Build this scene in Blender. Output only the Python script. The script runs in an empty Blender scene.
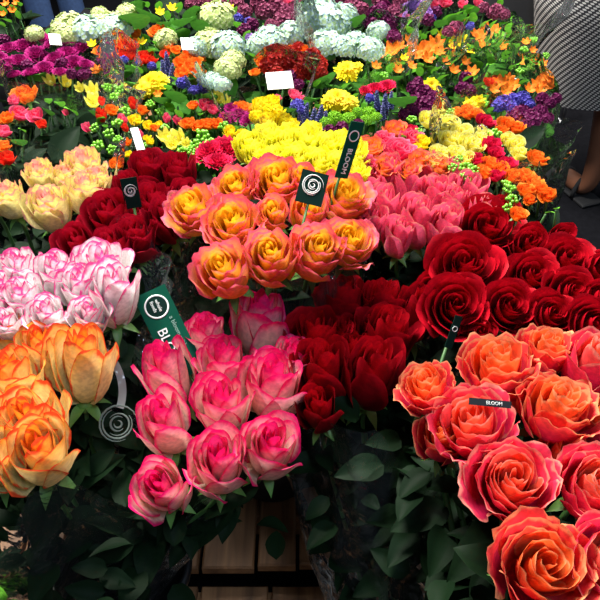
import bpy, math, random
from mathutils import Vector, Matrix, noise
C = bpy.context.scene
COL = C.collection
random.seed(7)
pi = math.pi

# ------------------------------------------------------------------ camera
F = 690.0; PITCH = math.radians(42); CH = 1.40
cam_d = bpy.data.cameras.new('camera'); cam = bpy.data.objects.new('camera', cam_d); COL.objects.link(cam)
cam.location = (0, 0, CH); cam.rotation_euler = (pi/2 - PITCH, 0, 0)
cam_d.sensor_width = 36; cam_d.lens = 36*F/600; cam_d.clip_start = .05
C.camera = cam
# ------------------------------------------------------------------ world, lamps, exposure
w = bpy.data.worlds.new('world'); C.world = w; w.use_nodes = True
w.node_tree.nodes['Background'].inputs[0].default_value = (.85, .93, 1, 1)
w.node_tree.nodes['Background'].inputs[1].default_value = .10
def area(name, loc, target, sx, sy, power, col):
    d = bpy.data.lights.new(name, 'AREA'); d.shape = 'RECTANGLE'; d.size = sx; d.size_y = sy; d.energy = power; d.color = col
    o = bpy.data.objects.new(name, d); COL.objects.link(o); o.location = loc
    o.rotation_euler = (Vector(target)-Vector(loc)).to_track_quat('-Z', 'Y').to_euler()
    return o
area('ceiling_lamp', (-.55, 1.75, 3.0), (-.05, 1.0, .8), 1.3, .7, 190, (1, .97, .90))
area('cool_glint_light', (.6, -.5, 3.1), (.1, .9, .8), 0.6, 0.6, 22, (.60, .78, 1))  # added cool area light, sized to give blue glints on the wraps
area('aisle_lamp', (.4, 3.2, 3.0), (.2, 1.6, .8), 1.6, .6, 60, (1, .97, .92))
vs = C.view_settings; vs.view_transform = 'Standard'; vs.look = 'None'; vs.exposure = .35; vs.gamma = 1; vs.use_curve_mapping = False

S_, C_ = math.sin(PITCH), math.cos(PITCH)
def at(px, py, z):
    """world point at height z seen at photo pixel px,py ; also its depth"""
    a = (px-300)/F; b = (py-300)/F
    t = (CH-z)/(S_ + b*C_)
    return Vector((a*t, t*(C_-b*S_), z)), t

# ------------------------------------------------------------------ materials
def mat(name):
    m = bpy.data.materials.new(name); m.use_nodes = True
    n = m.node_tree.nodes; n.clear()
    return m, n, m.node_tree.links
def simple(name, col, rough=.6, metal=0, nscale=0, namt=.3, bump=0, spec=.5):
    m, n, l = mat(name)
    out = n.new('ShaderNodeOutputMaterial'); b = n.new('ShaderNodeBsdfPrincipled'); l.new(b.outputs[0], out.inputs[0])
    b.inputs['Base Color'].default_value = (*col, 1); b.inputs['Roughness'].default_value = rough
    b.inputs['Metallic'].default_value = metal; b.inputs['Specular IOR Level'].default_value = spec
    if nscale:
        tc = n.new('ShaderNodeTexCoord'); t = n.new('ShaderNodeTexNoise'); t.inputs['Scale'].default_value = nscale
        l.new(tc.outputs['Object'], t.inputs['Vector'])
        mx = n.new('ShaderNodeMix'); mx.data_type = 'RGBA'
        mx.inputs[6].default_value = (*[c*(1-namt) for c in col], 1); mx.inputs[7].default_value = (*[min(1, c*(1+namt)) for c in col], 1)
        l.new(t.outputs['Fac'], mx.inputs[0]); l.new(mx.outputs[2], b.inputs['Base Color'])
        if bump:
            bp = n.new('ShaderNodeBump'); bp.inputs['Strength'].default_value = bump; bp.inputs['Distance'].default_value = .01
            l.new(t.outputs['Fac'], bp.inputs['Height']); l.new(bp.outputs[0], b.inputs['Normal'])
    return m
def petal_mat(name, base, mid, rim, inner, rimw=.12, transl=.28, rough=.55, inner_to=.45, vein=.12, lo=.35, hi=.92, rin=-1):
    """base = foot of the petal, mid = its blade, rim = its edge, inner = heart petals; attribute petal = (height, rim distance, layer)"""
    m, n, l = mat(name)
    at_ = n.new('ShaderNodeAttribute'); at_.attribute_name = 'petal'
    sp = n.new('ShaderNodeSeparateColor'); l.new(at_.outputs['Color'], sp.inputs[0])
    tc = n.new('ShaderNodeTexCoord'); nz = n.new('ShaderNodeTexNoise'); nz.inputs['Scale'].default_value = 5; nz.inputs['Detail'].default_value = 3
    l.new(tc.outputs['Object'], nz.inputs['Vector'])
    def mr(src, a, b_):
        r = n.new('ShaderNodeMapRange'); r.interpolation_type = 'SMOOTHSTEP'; r.inputs[1].default_value = a; r.inputs[2].default_value = b_
        l.new(src, r.inputs[0]); return r.outputs[0]
    def mix(f, a, b_):
        x = n.new('ShaderNodeMix'); x.data_type = 'RGBA'; l.new(f, x.inputs[0])
        for i, v in ((6, a), (7, b_)):
            if isinstance(v, tuple): x.inputs[i].default_value = (*v, 1)
            else: l.new(v, x.inputs[i])
        return x.outputs[2]
    jit = n.new('ShaderNodeMath'); jit.operation = 'MULTIPLY_ADD'; l.new(nz.outputs['Fac'], jit.inputs[0]); jit.inputs[1].default_value = .36; jit.inputs[2].default_value = -.18
    hs = n.new('ShaderNodeMath'); hs.operation = 'ADD'; l.new(sp.outputs[0], hs.inputs[0]); l.new(jit.outputs[0], hs.inputs[1])
    ad = n.new('ShaderNodeMath'); ad.operation = 'ADD'; l.new(sp.outputs[1], ad.inputs[0]); l.new(jit.outputs[0], ad.inputs[1])
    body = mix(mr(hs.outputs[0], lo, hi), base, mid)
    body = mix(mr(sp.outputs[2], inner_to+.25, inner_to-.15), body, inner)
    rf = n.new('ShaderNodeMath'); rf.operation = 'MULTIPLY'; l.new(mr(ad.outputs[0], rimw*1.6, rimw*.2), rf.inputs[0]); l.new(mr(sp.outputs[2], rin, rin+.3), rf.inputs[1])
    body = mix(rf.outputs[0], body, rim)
    dk = tuple(c*(1-vein*2) for c in (1, 1, 1))
    v = n.new('ShaderNodeTexNoise'); v.inputs['Scale'].default_value = 14; l.new(tc.outputs['Object'], v.inputs['Vector'])
    vm = n.new('ShaderNodeMix'); vm.data_type = 'RGBA'; vm.blend_type = 'MULTIPLY'; vm.inputs[0].default_value = 1
    l.new(body, vm.inputs[6]); l.new(mix(mr(v.outputs['Fac'], .3, .7), dk, (1, 1, 1)), vm.inputs[7])
    col = vm.outputs[2]
    d = n.new('ShaderNodeBsdfPrincipled'); l.new(col, d.inputs['Base Color']); d.inputs['Roughness'].default_value = rough; d.inputs['Specular IOR Level'].default_value = .18
    tr = n.new('ShaderNodeBsdfTranslucent'); l.new(col, tr.inputs[0])
    ms = n.new('ShaderNodeMixShader'); ms.inputs[0].default_value = transl; l.new(d.outputs[0], ms.inputs[1]); l.new(tr.outputs[0], ms.inputs[2])
    out = n.new('ShaderNodeOutputMaterial'); l.new(ms.outputs[0], out.inputs[0])
    return m
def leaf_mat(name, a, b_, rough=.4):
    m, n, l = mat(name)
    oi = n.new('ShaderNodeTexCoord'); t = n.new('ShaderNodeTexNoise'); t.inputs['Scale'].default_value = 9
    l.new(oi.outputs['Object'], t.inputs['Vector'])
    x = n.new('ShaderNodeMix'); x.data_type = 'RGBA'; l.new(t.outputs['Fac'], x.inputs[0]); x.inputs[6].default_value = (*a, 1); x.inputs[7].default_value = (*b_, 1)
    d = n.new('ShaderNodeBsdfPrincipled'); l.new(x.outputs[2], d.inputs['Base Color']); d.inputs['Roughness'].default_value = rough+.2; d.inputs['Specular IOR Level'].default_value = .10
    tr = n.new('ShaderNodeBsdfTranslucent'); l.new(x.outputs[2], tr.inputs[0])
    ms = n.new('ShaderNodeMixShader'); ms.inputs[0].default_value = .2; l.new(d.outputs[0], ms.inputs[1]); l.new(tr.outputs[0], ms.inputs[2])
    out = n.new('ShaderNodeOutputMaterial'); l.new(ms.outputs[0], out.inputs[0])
    return m
def cello_mat(name, haze=.012, col=(.9, .95, 1)):
    m, n, l = mat(name)
    tr = n.new('ShaderNodeBsdfTransparent'); g = n.new('ShaderNodeBsdfGlossy'); g.inputs['Roughness'].default_value = .08
    tc = n.new('ShaderNodeTexCoord'); nz = n.new('ShaderNodeTexNoise'); nz.inputs['Scale'].default_value = 22; nz.inputs['Detail'].default_value = 2; nz.inputs['Distortion'].default_value = 1.5
    l.new(tc.outputs['Object'], nz.inputs['Vector'])
    bp = n.new('ShaderNodeBump'); bp.inputs['Strength'].default_value = .8; bp.inputs['Distance'].default_value = .02
    l.new(nz.outputs['Fac'], bp.inputs['Height']); l.new(bp.outputs[0], g.inputs['Normal'])
    fr = n.new('ShaderNodeFresnel'); fr.inputs['IOR'].default_value = 1.5; l.new(bp.outputs[0], fr.inputs['Normal'])
    ms = n.new('ShaderNodeMixShader'); l.new(fr.outputs[0], ms.inputs[0]); l.new(tr.outputs[0], ms.inputs[1]); l.new(g.outputs[0], ms.inputs[2])
    df = n.new('ShaderNodeBsdfDiffuse'); df.inputs[0].default_value = (*col, 1)
    m2 = n.new('ShaderNodeMixShader'); m2.inputs[0].default_value = haze; l.new(ms.outputs[0], m2.inputs[1]); l.new(df.outputs[0], m2.inputs[2])
    out = n.new('ShaderNodeOutputMaterial'); l.new(m2.outputs[0], out.inputs[0])
    return m

M = {}
M['pink']   = petal_mat('pink_petal', (.95, .62, .50), (.92, .20, .36), (.86, .01, .17), (.88, .035, .22), .13, .28, .5, .3, lo=.5, hi=1.05)
M['darkred']= petal_mat('dark_red_petal', (.13, .001, .005), (.32, .002, .010), (.42, .004, .012), (.46, .003, .010), .07, .15, .42)  # dark foot: partly the rose's own tone, partly side shading put into the colour
M['red']    = petal_mat('deep_red_petal', (.20, .002, .006), (.48, .003, .014), (.52, .005, .016), (.44, .002, .010), .06, .18, .42)  # foot darker than blade: some real tone, some painted shade between petals
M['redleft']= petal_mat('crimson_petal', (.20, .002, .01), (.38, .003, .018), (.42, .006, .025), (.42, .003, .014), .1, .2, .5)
M['coral']  = petal_mat('coral_petal', (.82, .02, .10), (.95, .075, .075), (1.0, .40, .18), (1.0, .20, .045), .065, .3, .5, .5, lo=.4, hi=.95)
M['coralpink'] = petal_mat('coral_pink_petal', (.80, .02, .12), (.95, .055, .12), (1.0, .34, .26), (1.0, .15, .07), .06, .3, .5, .42, lo=.45, hi=1.0)
M['sunset'] = petal_mat('orange_pink_petal', (1.0, .50, .04), (.96, .26, .17), (.95, .15, .26), (1.0, .60, .03), .10, .28, .5, .55, rin=.2)
M['cream']  = petal_mat('cream_yellow_petal', (.95, .82, .45), (.97, .84, .30), (.95, .42, .36), (.95, .42, .42), .045, .3, .5, .2)
M['whitepink']=petal_mat('white_pink_petal', (.97, .94, .88), (.97, .92, .92), (.93, .09, .36), (.95, .55, .68), .075, .3, .5, .12)
M['flame']  = petal_mat('yellow_orange_petal', (1.0, .86, .40), (1.0, .50, .05), (.95, .10, .03), (1.0, .40, .03), .065, .28, .5, .3, lo=.55, hi=1.1)
M['yellow'] = petal_mat('bright_yellow_petal', (.85, .85, .04), (.95, .90, .03), (.97, .93, .10), (.92, .82, .02), .1, .3)
M['salmon'] = petal_mat('pink_green_petal', (.62, .62, .20), (.90, .12, .24), (.90, .30, .26), (.90, .10, .22), .04, .3, .5, .3, lo=.15, hi=.5)
M['hotpink']= petal_mat('hot_pink_petal', (.88, .05, .16), (.92, .09, .22), (.95, .2, .32), (.85, .03, .12), .1, .3)
M['orange'] = petal_mat('orange_petal', (.95, .28, .02), (.98, .18, .01), (.98, .3, .04), (.95, .14, .01), .1, .3)
M['apricot']= petal_mat('apricot_petal', (.95, .45, .05), (.97, .32, .06), (.92, .18, .12), (.97, .35, .03), .15, .3)
M['scarlet']= petal_mat('scarlet_petal', (.8, .02, .01), (.85, .03, .015), (.9, .08, .03), (.7, .012, .01), .1, .25)
M['crimson']= petal_mat('crimson_ruffle_petal', (.55, .005, .03), (.72, .01, .06), (.8, .02, .1), (.6, .006, .04), .1, .25)
M['magenta']= petal_mat('magenta_petal', (.22, .004, .08), (.32, .008, .12), (.42, .015, .18), (.25, .004, .08), .1, .25)
M['celred'] = petal_mat('brick_red_petal', (.35, .008, .008), (.45, .015, .010), (.6, .05, .02), (.35, .008, .008), .1, .2)
M['plum']   = petal_mat('plum_petal', (.10, .004, .05), (.17, .01, .09), (.22, .02, .12), (.12, .005, .06), .1, .2)
M['lilac']  = petal_mat('lilac_petal', (.42, .2, .6), (.5, .26, .7), (.6, .36, .8), (.4, .18, .6), .1, .25)
M['blue']   = petal_mat('blue_violet_petal', (.07, .05, .38), (.10, .08, .46), (.2, .18, .6), (.07, .05, .35), .1, .2)
M['slate']  = petal_mat('slate_violet_petal', (.12, .12, .34), (.17, .17, .42), (.3, .3, .6), (.12, .12, .34), .1, .2)
M['mauve']  = petal_mat('mauve_petal', (.20, .03, .08), (.28, .05, .12), (.40, .11, .19), (.18, .03, .07), .1, .2)
M['hyblue'] = petal_mat('pale_blue_floret', (.50, .66, .36), (.46, .62, .74), (.60, .72, .82), (.66, .74, .50), .08, .3, .6, .5, .12)
M['hycream']= petal_mat('pale_cream_floret', (.50, .62, .20), (.70, .74, .40), (.80, .82, .55), (.72, .74, .46), .08, .3, .6, .5, .12)
M['lime']   = petal_mat('lime_green_petal', (.16, .42, .01), (.26, .58, .02), (.4, .7, .05), (.18, .45, .01), .1, .25)
M['gold']   = petal_mat('golden_yellow_petal', (.9, .62, .01), (.97, .80, .01), (.98, .85, .04), (.9, .6, .01), .1, .3)
M['lemon']  = petal_mat('lemon_cream_petal', (.92, .80, .08), (.95, .86, .14), (.95, .92, .35), (.92, .78, .06), .1, .3)
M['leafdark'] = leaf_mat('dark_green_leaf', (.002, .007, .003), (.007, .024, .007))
M['leafmid'] = leaf_mat('mid_green_leaf', (.035, .15, .018), (.08, .25, .03), .45)
M['leafbright'] = leaf_mat('bright_green_leaf', (.08, .32, .02), (.17, .46, .04), .4)
M['stem'] = simple('green_stem', (.045, .13, .03), .5, nscale=60)
M['calyx'] = simple('calyx_green', (.09, .22, .04), .5, nscale=60)
M['berry'] = simple('green_berry', (.17, .44, .03), .3, nscale=30, namt=.25)
M['cello'] = cello_mat('clear_cellophane')
M['cellohazy'] = cello_mat('hazy_cellophane', .03)
M['bucket'] = simple('black_plastic', (.006, .006, .007), .45)
M['tag'] = simple('green_card', (.001, .060, .034), .7, nscale=40, namt=.15, spec=.08)
M['tagdark'] = simple('dark_green_card', (.002, .018, .013), .7, nscale=40, namt=.15, spec=.08)
M['print'] = simple('white_print', (.80, .84, .80), .5)
M['printfaint'] = simple('pale_green_print', (.22, .40, .32), .5)
M['paper'] = simple('white_paper', (.66, .66, .63), .6, nscale=25, namt=.04)

# ------------------------------------------------------------------ mesh helpers
class MB:
    def __init__(s): s.v = []; s.f = []; s.a = []
    def add(s, vs_, fs, at_=None):
        o = len(s.v); s.v += [tuple(v) for v in vs_]; s.f += [tuple(i+o for i in f) for f in fs]
        s.a += at_ if at_ else [(.5, .5, .5)]*len(vs_)
    def grid(s, fn, nu, nv):
        vs_, at_ = [], []
        for j in range(nv+1):
            for i in range(nu+1):
                p, a = fn(i/nu, j/nv); vs_.append(p); at_.append(a)
        fs = [(j*(nu+1)+i, j*(nu+1)+i+1, (j+1)*(nu+1)+i+1, (j+1)*(nu+1)+i) for j in range(nv) for i in range(nu)]
        s.add(vs_, fs, at_)
    def tube(s, pts, radii, n=6, cap=True):
        vs_, fs = [], []; L = len(pts); pts = [Vector(p) for p in pts]
        for k, p in enumerate(pts):
            d = (pts[min(k+1, L-1)]-pts[max(k-1, 0)]).normalized()
            a = d.orthogonal().normalized() if k == 0 else (a - d*a.dot(d)).normalized()
            b = d.cross(a); r = radii[k] if hasattr(radii, '__len__') else radii
            for i in range(n):
                t = 2*pi*i/n; vs_.append(p+(a*math.cos(t)+b*math.sin(t))*r)
        for k in range(L-1):
            for i in range(n): fs.append((k*n+i, k*n+(i+1) % n, (k+1)*n+(i+1) % n, (k+1)*n+i))
        if cap: fs += [tuple(range(n-1, -1, -1)), tuple((L-1)*n+i for i in range(n))]
        s.add(vs_, fs)
    def lathe(s, prof, n=24, ctr=(0, 0, 0)):
        vs_ = [(ctr[0]+r*math.cos(2*pi*i/n), ctr[1]+r*math.sin(2*pi*i/n), ctr[2]+z) for r, z in prof for i in range(n)]
        fs = [(k*n+i, k*n+(i+1) % n, (k+1)*n+(i+1) % n, (k+1)*n+i) for k in range(len(prof)-1) for i in range(n)]
        s.add(vs_, fs)
    def box(s, x0, x1, y0, y1, z0, z1, mtx=None, bev=0):
        b = bev
        if b:
            vs_ = [];
            for z, e in ((z0, b), (z0+b, 0), (z1-b, 0), (z1, b)):
                vs_ += [(x0+e, y0+e, z), (x1-e, y0+e, z), (x1-e, y1-e, z), (x0+e, y1-e, z)]
            fs = [(3, 2, 1, 0), (12, 13, 14, 15)]+[(k*4+i, k*4+(i+1) % 4, (k+1)*4+(i+1) % 4, (k+1)*4+i) for k in range(3) for i in range(4)]
        else:
            vs_ = [(x, y, z) for z in (z0, z1) for x, y in ((x0, y0), (x1, y0), (x1, y1), (x0, y1))]
            fs = [(3, 2, 1, 0), (4, 5, 6, 7), (0, 1, 5, 4), (1, 2, 6, 5), (2, 3, 7, 6), (3, 0, 4, 7)]
        if mtx: vs_ = [mtx @ Vector(v) for v in vs_]
        s.add(vs_, fs)
    def sphere(s, c, r, n=8, m=6, sz=1):
        c = Vector(c)
        vs_ = [c+Vector((0, 0, -r*sz))]; fs = []
        for j in range(1, m):
            t = pi*j/m-pi/2
            for i in range(n): vs_.append(c+Vector((r*math.cos(t)*math.cos(2*pi*i/n), r*math.cos(t)*math.sin(2*pi*i/n), r*math.sin(t)*sz)))
        vs_.append(c+Vector((0, 0, r*sz))); T = len(vs_)-1
        for i in range(n):
            fs.append((0, 1+(i+1) % n, 1+i)); fs.append((T, T-n+i, T-n+(i+1) % n))
            for j in range(m-2): fs.append((1+j*n+i, 1+j*n+(i+1) % n, 1+(j+1)*n+(i+1) % n, 1+(j+1)*n+i))
        s.add(vs_, fs)
    def merge(s, o, mtx):
        s.add([mtx @ Vector(v) for v in o.v], o.f, list(o.a))
    def mesh(s, name, smooth=True, m=None):
        me = bpy.data.meshes.new(name); me.from_pydata(s.v, [], s.f)
        at_ = me.attributes.new('petal', 'FLOAT_COLOR', 'POINT')
        at_.data.foreach_set('color', [x for a in s.a for x in (*a, 1)])
        if smooth: me.polygons.foreach_set('use_smooth', [True]*len(me.polygons))
        me.materials.append(m); me.update(); return me
def put(name, me, parent=None, m=None, mtx=None):
    o = bpy.data.objects.new(name, me); COL.objects.link(o)
    if parent: o.parent = parent
    if mtx is not None: o.matrix_local = mtx
    if m: o.material_slots[0].link = 'OBJECT'; o.material_slots[0].material = m
    return o
def tag(o, label=None, cat=None, group=None, kind=None):
    for k, v in (('label', label), ('category', cat), ('group', group), ('kind', kind)):
        if v: o[k] = v
    return o
def empty(name, loc=(0, 0, 0)):
    o = bpy.data.objects.new(name, None); COL.objects.link(o); o.location = loc; o.empty_display_size = .02; return o

# ------------------------------------------------------------------ setting
def floor_mat():
    return simple('dark_asphalt', (.006, .006, .008), 1, nscale=45, namt=.5, bump=.3, spec=.08)
b = MB(); b.box(-4, 4, -1.5, 7, -.1, 0); fl = put('floor', b.mesh('floor', False, floor_mat())); tag(fl, kind='structure')
b = MB(); b.box(-4, 4, 7, 7.1, 0, 3.4); o = put('wall_back', b.mesh('wall_back', False, simple('dark_wall', (.05, .045, .045), .8, nscale=6))); tag(o, kind='structure')

def wood_mat():
    m, n, l = mat('brown_wood')
    out = n.new('ShaderNodeOutputMaterial'); bs = n.new('ShaderNodeBsdfPrincipled'); l.new(bs.outputs[0], out.inputs[0])
    tc = n.new('ShaderNodeTexCoord'); mp = n.new('ShaderNodeMapping'); mp.inputs['Scale'].default_value = (30, 2.2, 30)
    nz = n.new('ShaderNodeTexNoise'); nz.inputs['Scale'].default_value = 1.6; nz.inputs['Detail'].default_value = 6; nz.inputs['Distortion'].default_value = .6
    l.new(tc.outputs['Object'], mp.inputs[0]); l.new(mp.outputs[0], nz.inputs['Vector'])
    cr = n.new('ShaderNodeValToRGB'); l.new(nz.outputs['Fac'], cr.inputs[0])
    cr.color_ramp.elements[0].position = .3; cr.color_ramp.elements[0].color = (.10, .042, .016, 1)
    cr.color_ramp.elements[1].position = .7; cr.color_ramp.elements[1].color = (.34, .16, .065, 1)
    l.new(cr.outputs[0], bs.inputs['Base Color']); bs.inputs['Roughness'].default_value = .55
    bp = n.new('ShaderNodeBump'); bp.inputs['Strength'].default_value = .3; bp.inputs['Distance'].default_value = .003
    l.new(nz.outputs['Fac'], bp.inputs['Height']); l.new(bp.outputs[0], bs.inputs['Normal'])
    return m
WOOD = wood_mat(); BZ = .36
bench = tag(empty('wooden_bench', (0, 0, 0)), 'brown plank bench carrying the flower buckets', 'bench')
yend = at(300, 566, BZ)[0].y
xs = -.80; i = 0
while xs < .50:
    wd = random.choice((.066, .078, .088)); b = MB(); b.box(xs+.003, xs+wd-.003, yend+random.uniform(-.004, .004), 2.15, BZ-.022, BZ, bev=.003)
    put('plank', b.mesh('plank', False, WOOD), bench); xs += wd; i += 1
for y0 in (yend+.10, 1.0, 1.9):
    b = MB(); b.box(-.80, xs, y0, y0+.06, BZ-.085, BZ-.023, bev=.003); put('crossbeam', b.mesh('crossbeam', False, WOOD), bench)
for x in (-.72, xs-.14):
    for y0 in (yend+.10, 1.9):
        b = MB(); b.box(x, x+.06, y0, y0+.06, 0, BZ-.086, bev=.003); put('leg', b.mesh('leg', False, WOOD), bench)
crate = tag(empty('wooden_crate'), 'low brown slatted crate in front of the plank bench', 'crate')
y1 = at(300, 586, .30)[0].y
for k in range(10):
    b = MB(); b.box(-.62+k*.115, -.62+k*.115+.108, y1-.34, y1, .285, .30, bev=.002); put('slat', b.mesh('slat', False, WOOD), crate)
b = MB(); b.box(-.62, .53, y1-.03, y1-.002, 0, .284, bev=.002); put('side_board', b.mesh('side_board', False, WOOD), crate)
b = MB(); b.box(-.62, .53, y1-.34, y1-.312, 0, .284, bev=.002); put('side_board', b.mesh('side_board', False, WOOD), crate)
# ------------------------------------------------------------------ buckets
def bucket(px, py, z, r, label):
    p, _ = at(px, py, z); h = z-BZ-.001
    t = tag(empty('flower_bucket', (p.x, p.y, BZ+.001)), label, 'bucket', 'black flower buckets on the bench')
    b = MB(); b.lathe([(0, 0), (r*.74, 0), (r*.76, .004), (r*.96, h-.02), (r*.94, h-.02), (r*.72, .008), (0, .008)], 32)
    put('body', b.mesh('bucket_body', True, M['bucket']), t)
    b = MB(); b.lathe([(r*.96, h-.022), (r*1.03, h-.020), (r*1.05, h-.004), (r*1.0, h), (r*.95, h-.004), (r*.94, h-.022)], 32)
    put('rim', b.mesh('bucket_rim', True, M['bucket']), t)
    return Vector((p.x, p.y, z))
# ------------------------------------------------------------------ rose blooms
def bez(p, t):
    a = 1-t
    return tuple(a**3*p[0][i]+3*a*a*t*p[1][i]+3*a*t*t*p[2][i]+t**3*p[3][i] for i in (0, 1))
def petal_fn(rnd, R, H, phi0, W, prof, layer, spiral, ruffle, edge_curl, point=0, rfreq=3.0):
    sd = rnd.random()*20
    def fn(u, s):
        u = 2*u-1
        smax = 1-.30*abs(u)**2.6 + point*(1-abs(u))**2*.12
        t = s*smax
        r, z = bez(prof, min(1.06, t)); r *= R; z *= H
        wsh = .35+.65*min(1, (s/.55))**.7 if s < .55 else 1-.12*((s-.55)/.45)**2
        ph = phi0+u*W*wsh
        r *= 1+spiral*u*(.5+.5*s)
        k = s**2
        nz_ = math.sin(rfreq*u*2.2+sd)*.6+math.sin(rfreq*u*4.7+sd*1.7)*.5
        r += R*ruffle*k*nz_; z += H*ruffle*.8*k*math.sin(rfreq*u*3.1+sd*2.3)
        ec = edge_curl*.6*max(0, abs(u)-.45)**2*4*k*(1-.5*abs(u))
        r += R*ec*.5; z -= H*ec*.35
        rim = min((1-s)*1.0, (1-abs(u))*.8+max(0, .5-s)*1.2)
        return (r*math.cos(ph), r*math.sin(ph), z), (s, min(1, rim), layer)
    return fn
def make_rose(seed, N=24, openness=.5, ruffle=.02, tall=.8, outer=5, res=(12, 9), point=0, spread=1.0, curl=.5):
    """unit bloom: diameter about 1. returns heart mesh data + list of outer petals + height"""
    rnd = random.Random(seed); core = MB(); outs = []; H = tall
    phi = rnd.random()*6
    for i in range(N):
        f = i/(N-1); phi += 2.399963+rnd.uniform(-.38, .38)
        o = openness
        Rl = (.05+.36*f**(.95-.25*o))*(1+rnd.uniform(-.05, .05)*(1 if f > .2 else 0))
        inner = [(.10, .05), (.9+.1*o, .25), (1.0, .65), (.78+.25*o, 1.0)]
        outerp = [(.10, .0), (1.22, .05), (.98+.05*o, .72), (1.12+.40*o*spread, .90-.12*o)]
        k = f**1.3
        prof = [tuple(inner[q][j]*(1-k)+outerp[q][j]*k for j in (0, 1)) for q in range(4)]
        Hh = H*(1.0-.05*o-(.02+.16*o)*f**2 + rnd.uniform(-.02, .02))
        if i < 3: Hh *= .97
        Wd = (1.9*(1-f)+ .82*f)*rnd.uniform(.82, 1.15)
        fn = petal_fn(rnd, Rl, Hh, phi, Wd, prof, f, .26*(1-f)+.07, ruffle*(.4+f), curl*(.15+.85*f), point)
        dst = core if i < N-outer else MB()
        dst.grid(fn, res[0], res[1])
        if dst is not core: outs.append(dst)
    return core, outs, H
def rose_variant(seed, **k):
    core, outs, H = make_rose(seed, **k)
    ml = M['pink']
    return (core.mesh('rose_heart', True, ml), [q.mesh('outer_petal', True, ml) for q in outs], H)
V = {}
V['bud']   = [rose_variant(10+i, N=15, openness=.10+.08*(i % 3), tall=1.25, outer=5, curl=.9, point=.6, ruffle=.012) for i in range(4)]
V['half']  = [rose_variant(20+i, N=18, openness=.34+.07*i, tall=1.08, outer=5, curl=.9, point=.5, ruffle=.015) for i in range(4)]
V['open']  = [rose_variant(30+i, N=24, openness=.78, tall=.70, outer=6, curl=.8, point=.3, ruffle=.015) for i in range(4)]
V['frill'] = [rose_variant(40+i, N=25, openness=.70, tall=.80, outer=6, curl=.55, point=0, ruffle=.055) for i in range(4)]
V['tallfrill'] = [rose_variant(50+i, N=20, openness=.30, tall=1.05, outer=5, curl=.5, point=0, ruffle=.05) for i in range(3)]
def sm(seed, **k):
    core, outs, H = make_rose(seed, outer=0, **k)
    return (core.mesh('small_bloom', True, M['pink']), [], H)
V['spray'] = [sm(60+i, N=13, openness=.6, tall=.7, curl=.6, ruffle=.03, res=(5, 5)) for i in range(3)]
V['spraybud'] = [sm(70+i, N=9, openness=.15, tall=1.1, curl=.6, res=(5, 5)) for i in range(2)]
V['sprayfrill'] = [sm(80+i, N=16, openness=.75, tall=.62, curl=.4, ruffle=.07, res=(7, 5)) for i in range(3)]

# calyx
def calyx_mesh():
    b = MB(); b.sphere((0, 0, -.05), .13, 10, 6, 1.0)
    for k in range(5):
        ph = 2*pi*k/5
        def fn(u, s, ph=ph):
            u = 2*u-1; wd = .09*math.sin(pi*min(1, s*.85+.15))**.7*(1-s)**.4+.004
            r = .08+.30*s; z = -.03+.02*s-.20*s*s
            return (r*math.cos(ph)-u*wd*math.sin(ph), r*math.sin(ph)+u*wd*math.cos(ph), z+abs(u)*.02), (s, .5, .5)
        b.grid(fn, 2, 6)
    return b.mesh('calyx', True, M['calyx'])
CALYX = calyx_mesh()
def leaf_mb(L=1, W=.6, droop=.25, serr=.03, seed=0, fold=.18, nv=12):
    b = MB(); rnd = random.Random(seed); tw = rnd.uniform(-.3, .3)
    def fn(u, s):
        u = 2*u-1
        wd = W/2*math.sin(pi*s**.8)**.8*(1-.12*s)+.004
        ser = 1+serr*math.sin(s*60)
        x = u*wd*ser; y = s*L; z = -droop*L*s*s + abs(u)*wd*fold*2 + .03*math.sin(s*9+u*2+seed)*L*.4
        return (x+tw*z, y, z), (s, .5, .5)
    b.grid(fn, 4, nv); return b
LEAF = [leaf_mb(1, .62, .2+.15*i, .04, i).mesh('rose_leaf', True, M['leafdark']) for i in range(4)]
BIGLEAF = [leaf_mb(1, .85, .2+.1*i, .0, i+9, .1).mesh('broad_leaf', True, M['leafmid']) for i in range(3)]
SLIM = [leaf_mb(1, .26, .2+.1*i, 0, i+19, .2, 8) for i in range(3)]

def axis_mtx(ax, spin):
    ax = ax.normalized(); q = Vector((0, 0, 1)).rotation_difference(ax)
    return q.to_matrix().to_4x4() @ Matrix.Rotation(spin, 4, 'Z')
def dirmtx(d, up=Vector((0, 0, 1))):
    """local +y along d, local z near up"""
    y = d.normalized(); x = y.cross(up)
    x = x.normalized() if x.length > 1e-3 else Vector((1, 0, 0)); z = x.cross(y)
    return Matrix((x, y, z)).transposed().to_4x4()
def bezpts(p0, p1, p2, p3, n=8):
    out = []
    for i in range(n+1):
        t = i/n; a = 1-t; out.append(p0*a**3+p1*3*a*a*t+p2*3*a*t*t+p3*t**3)
    return out

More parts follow.
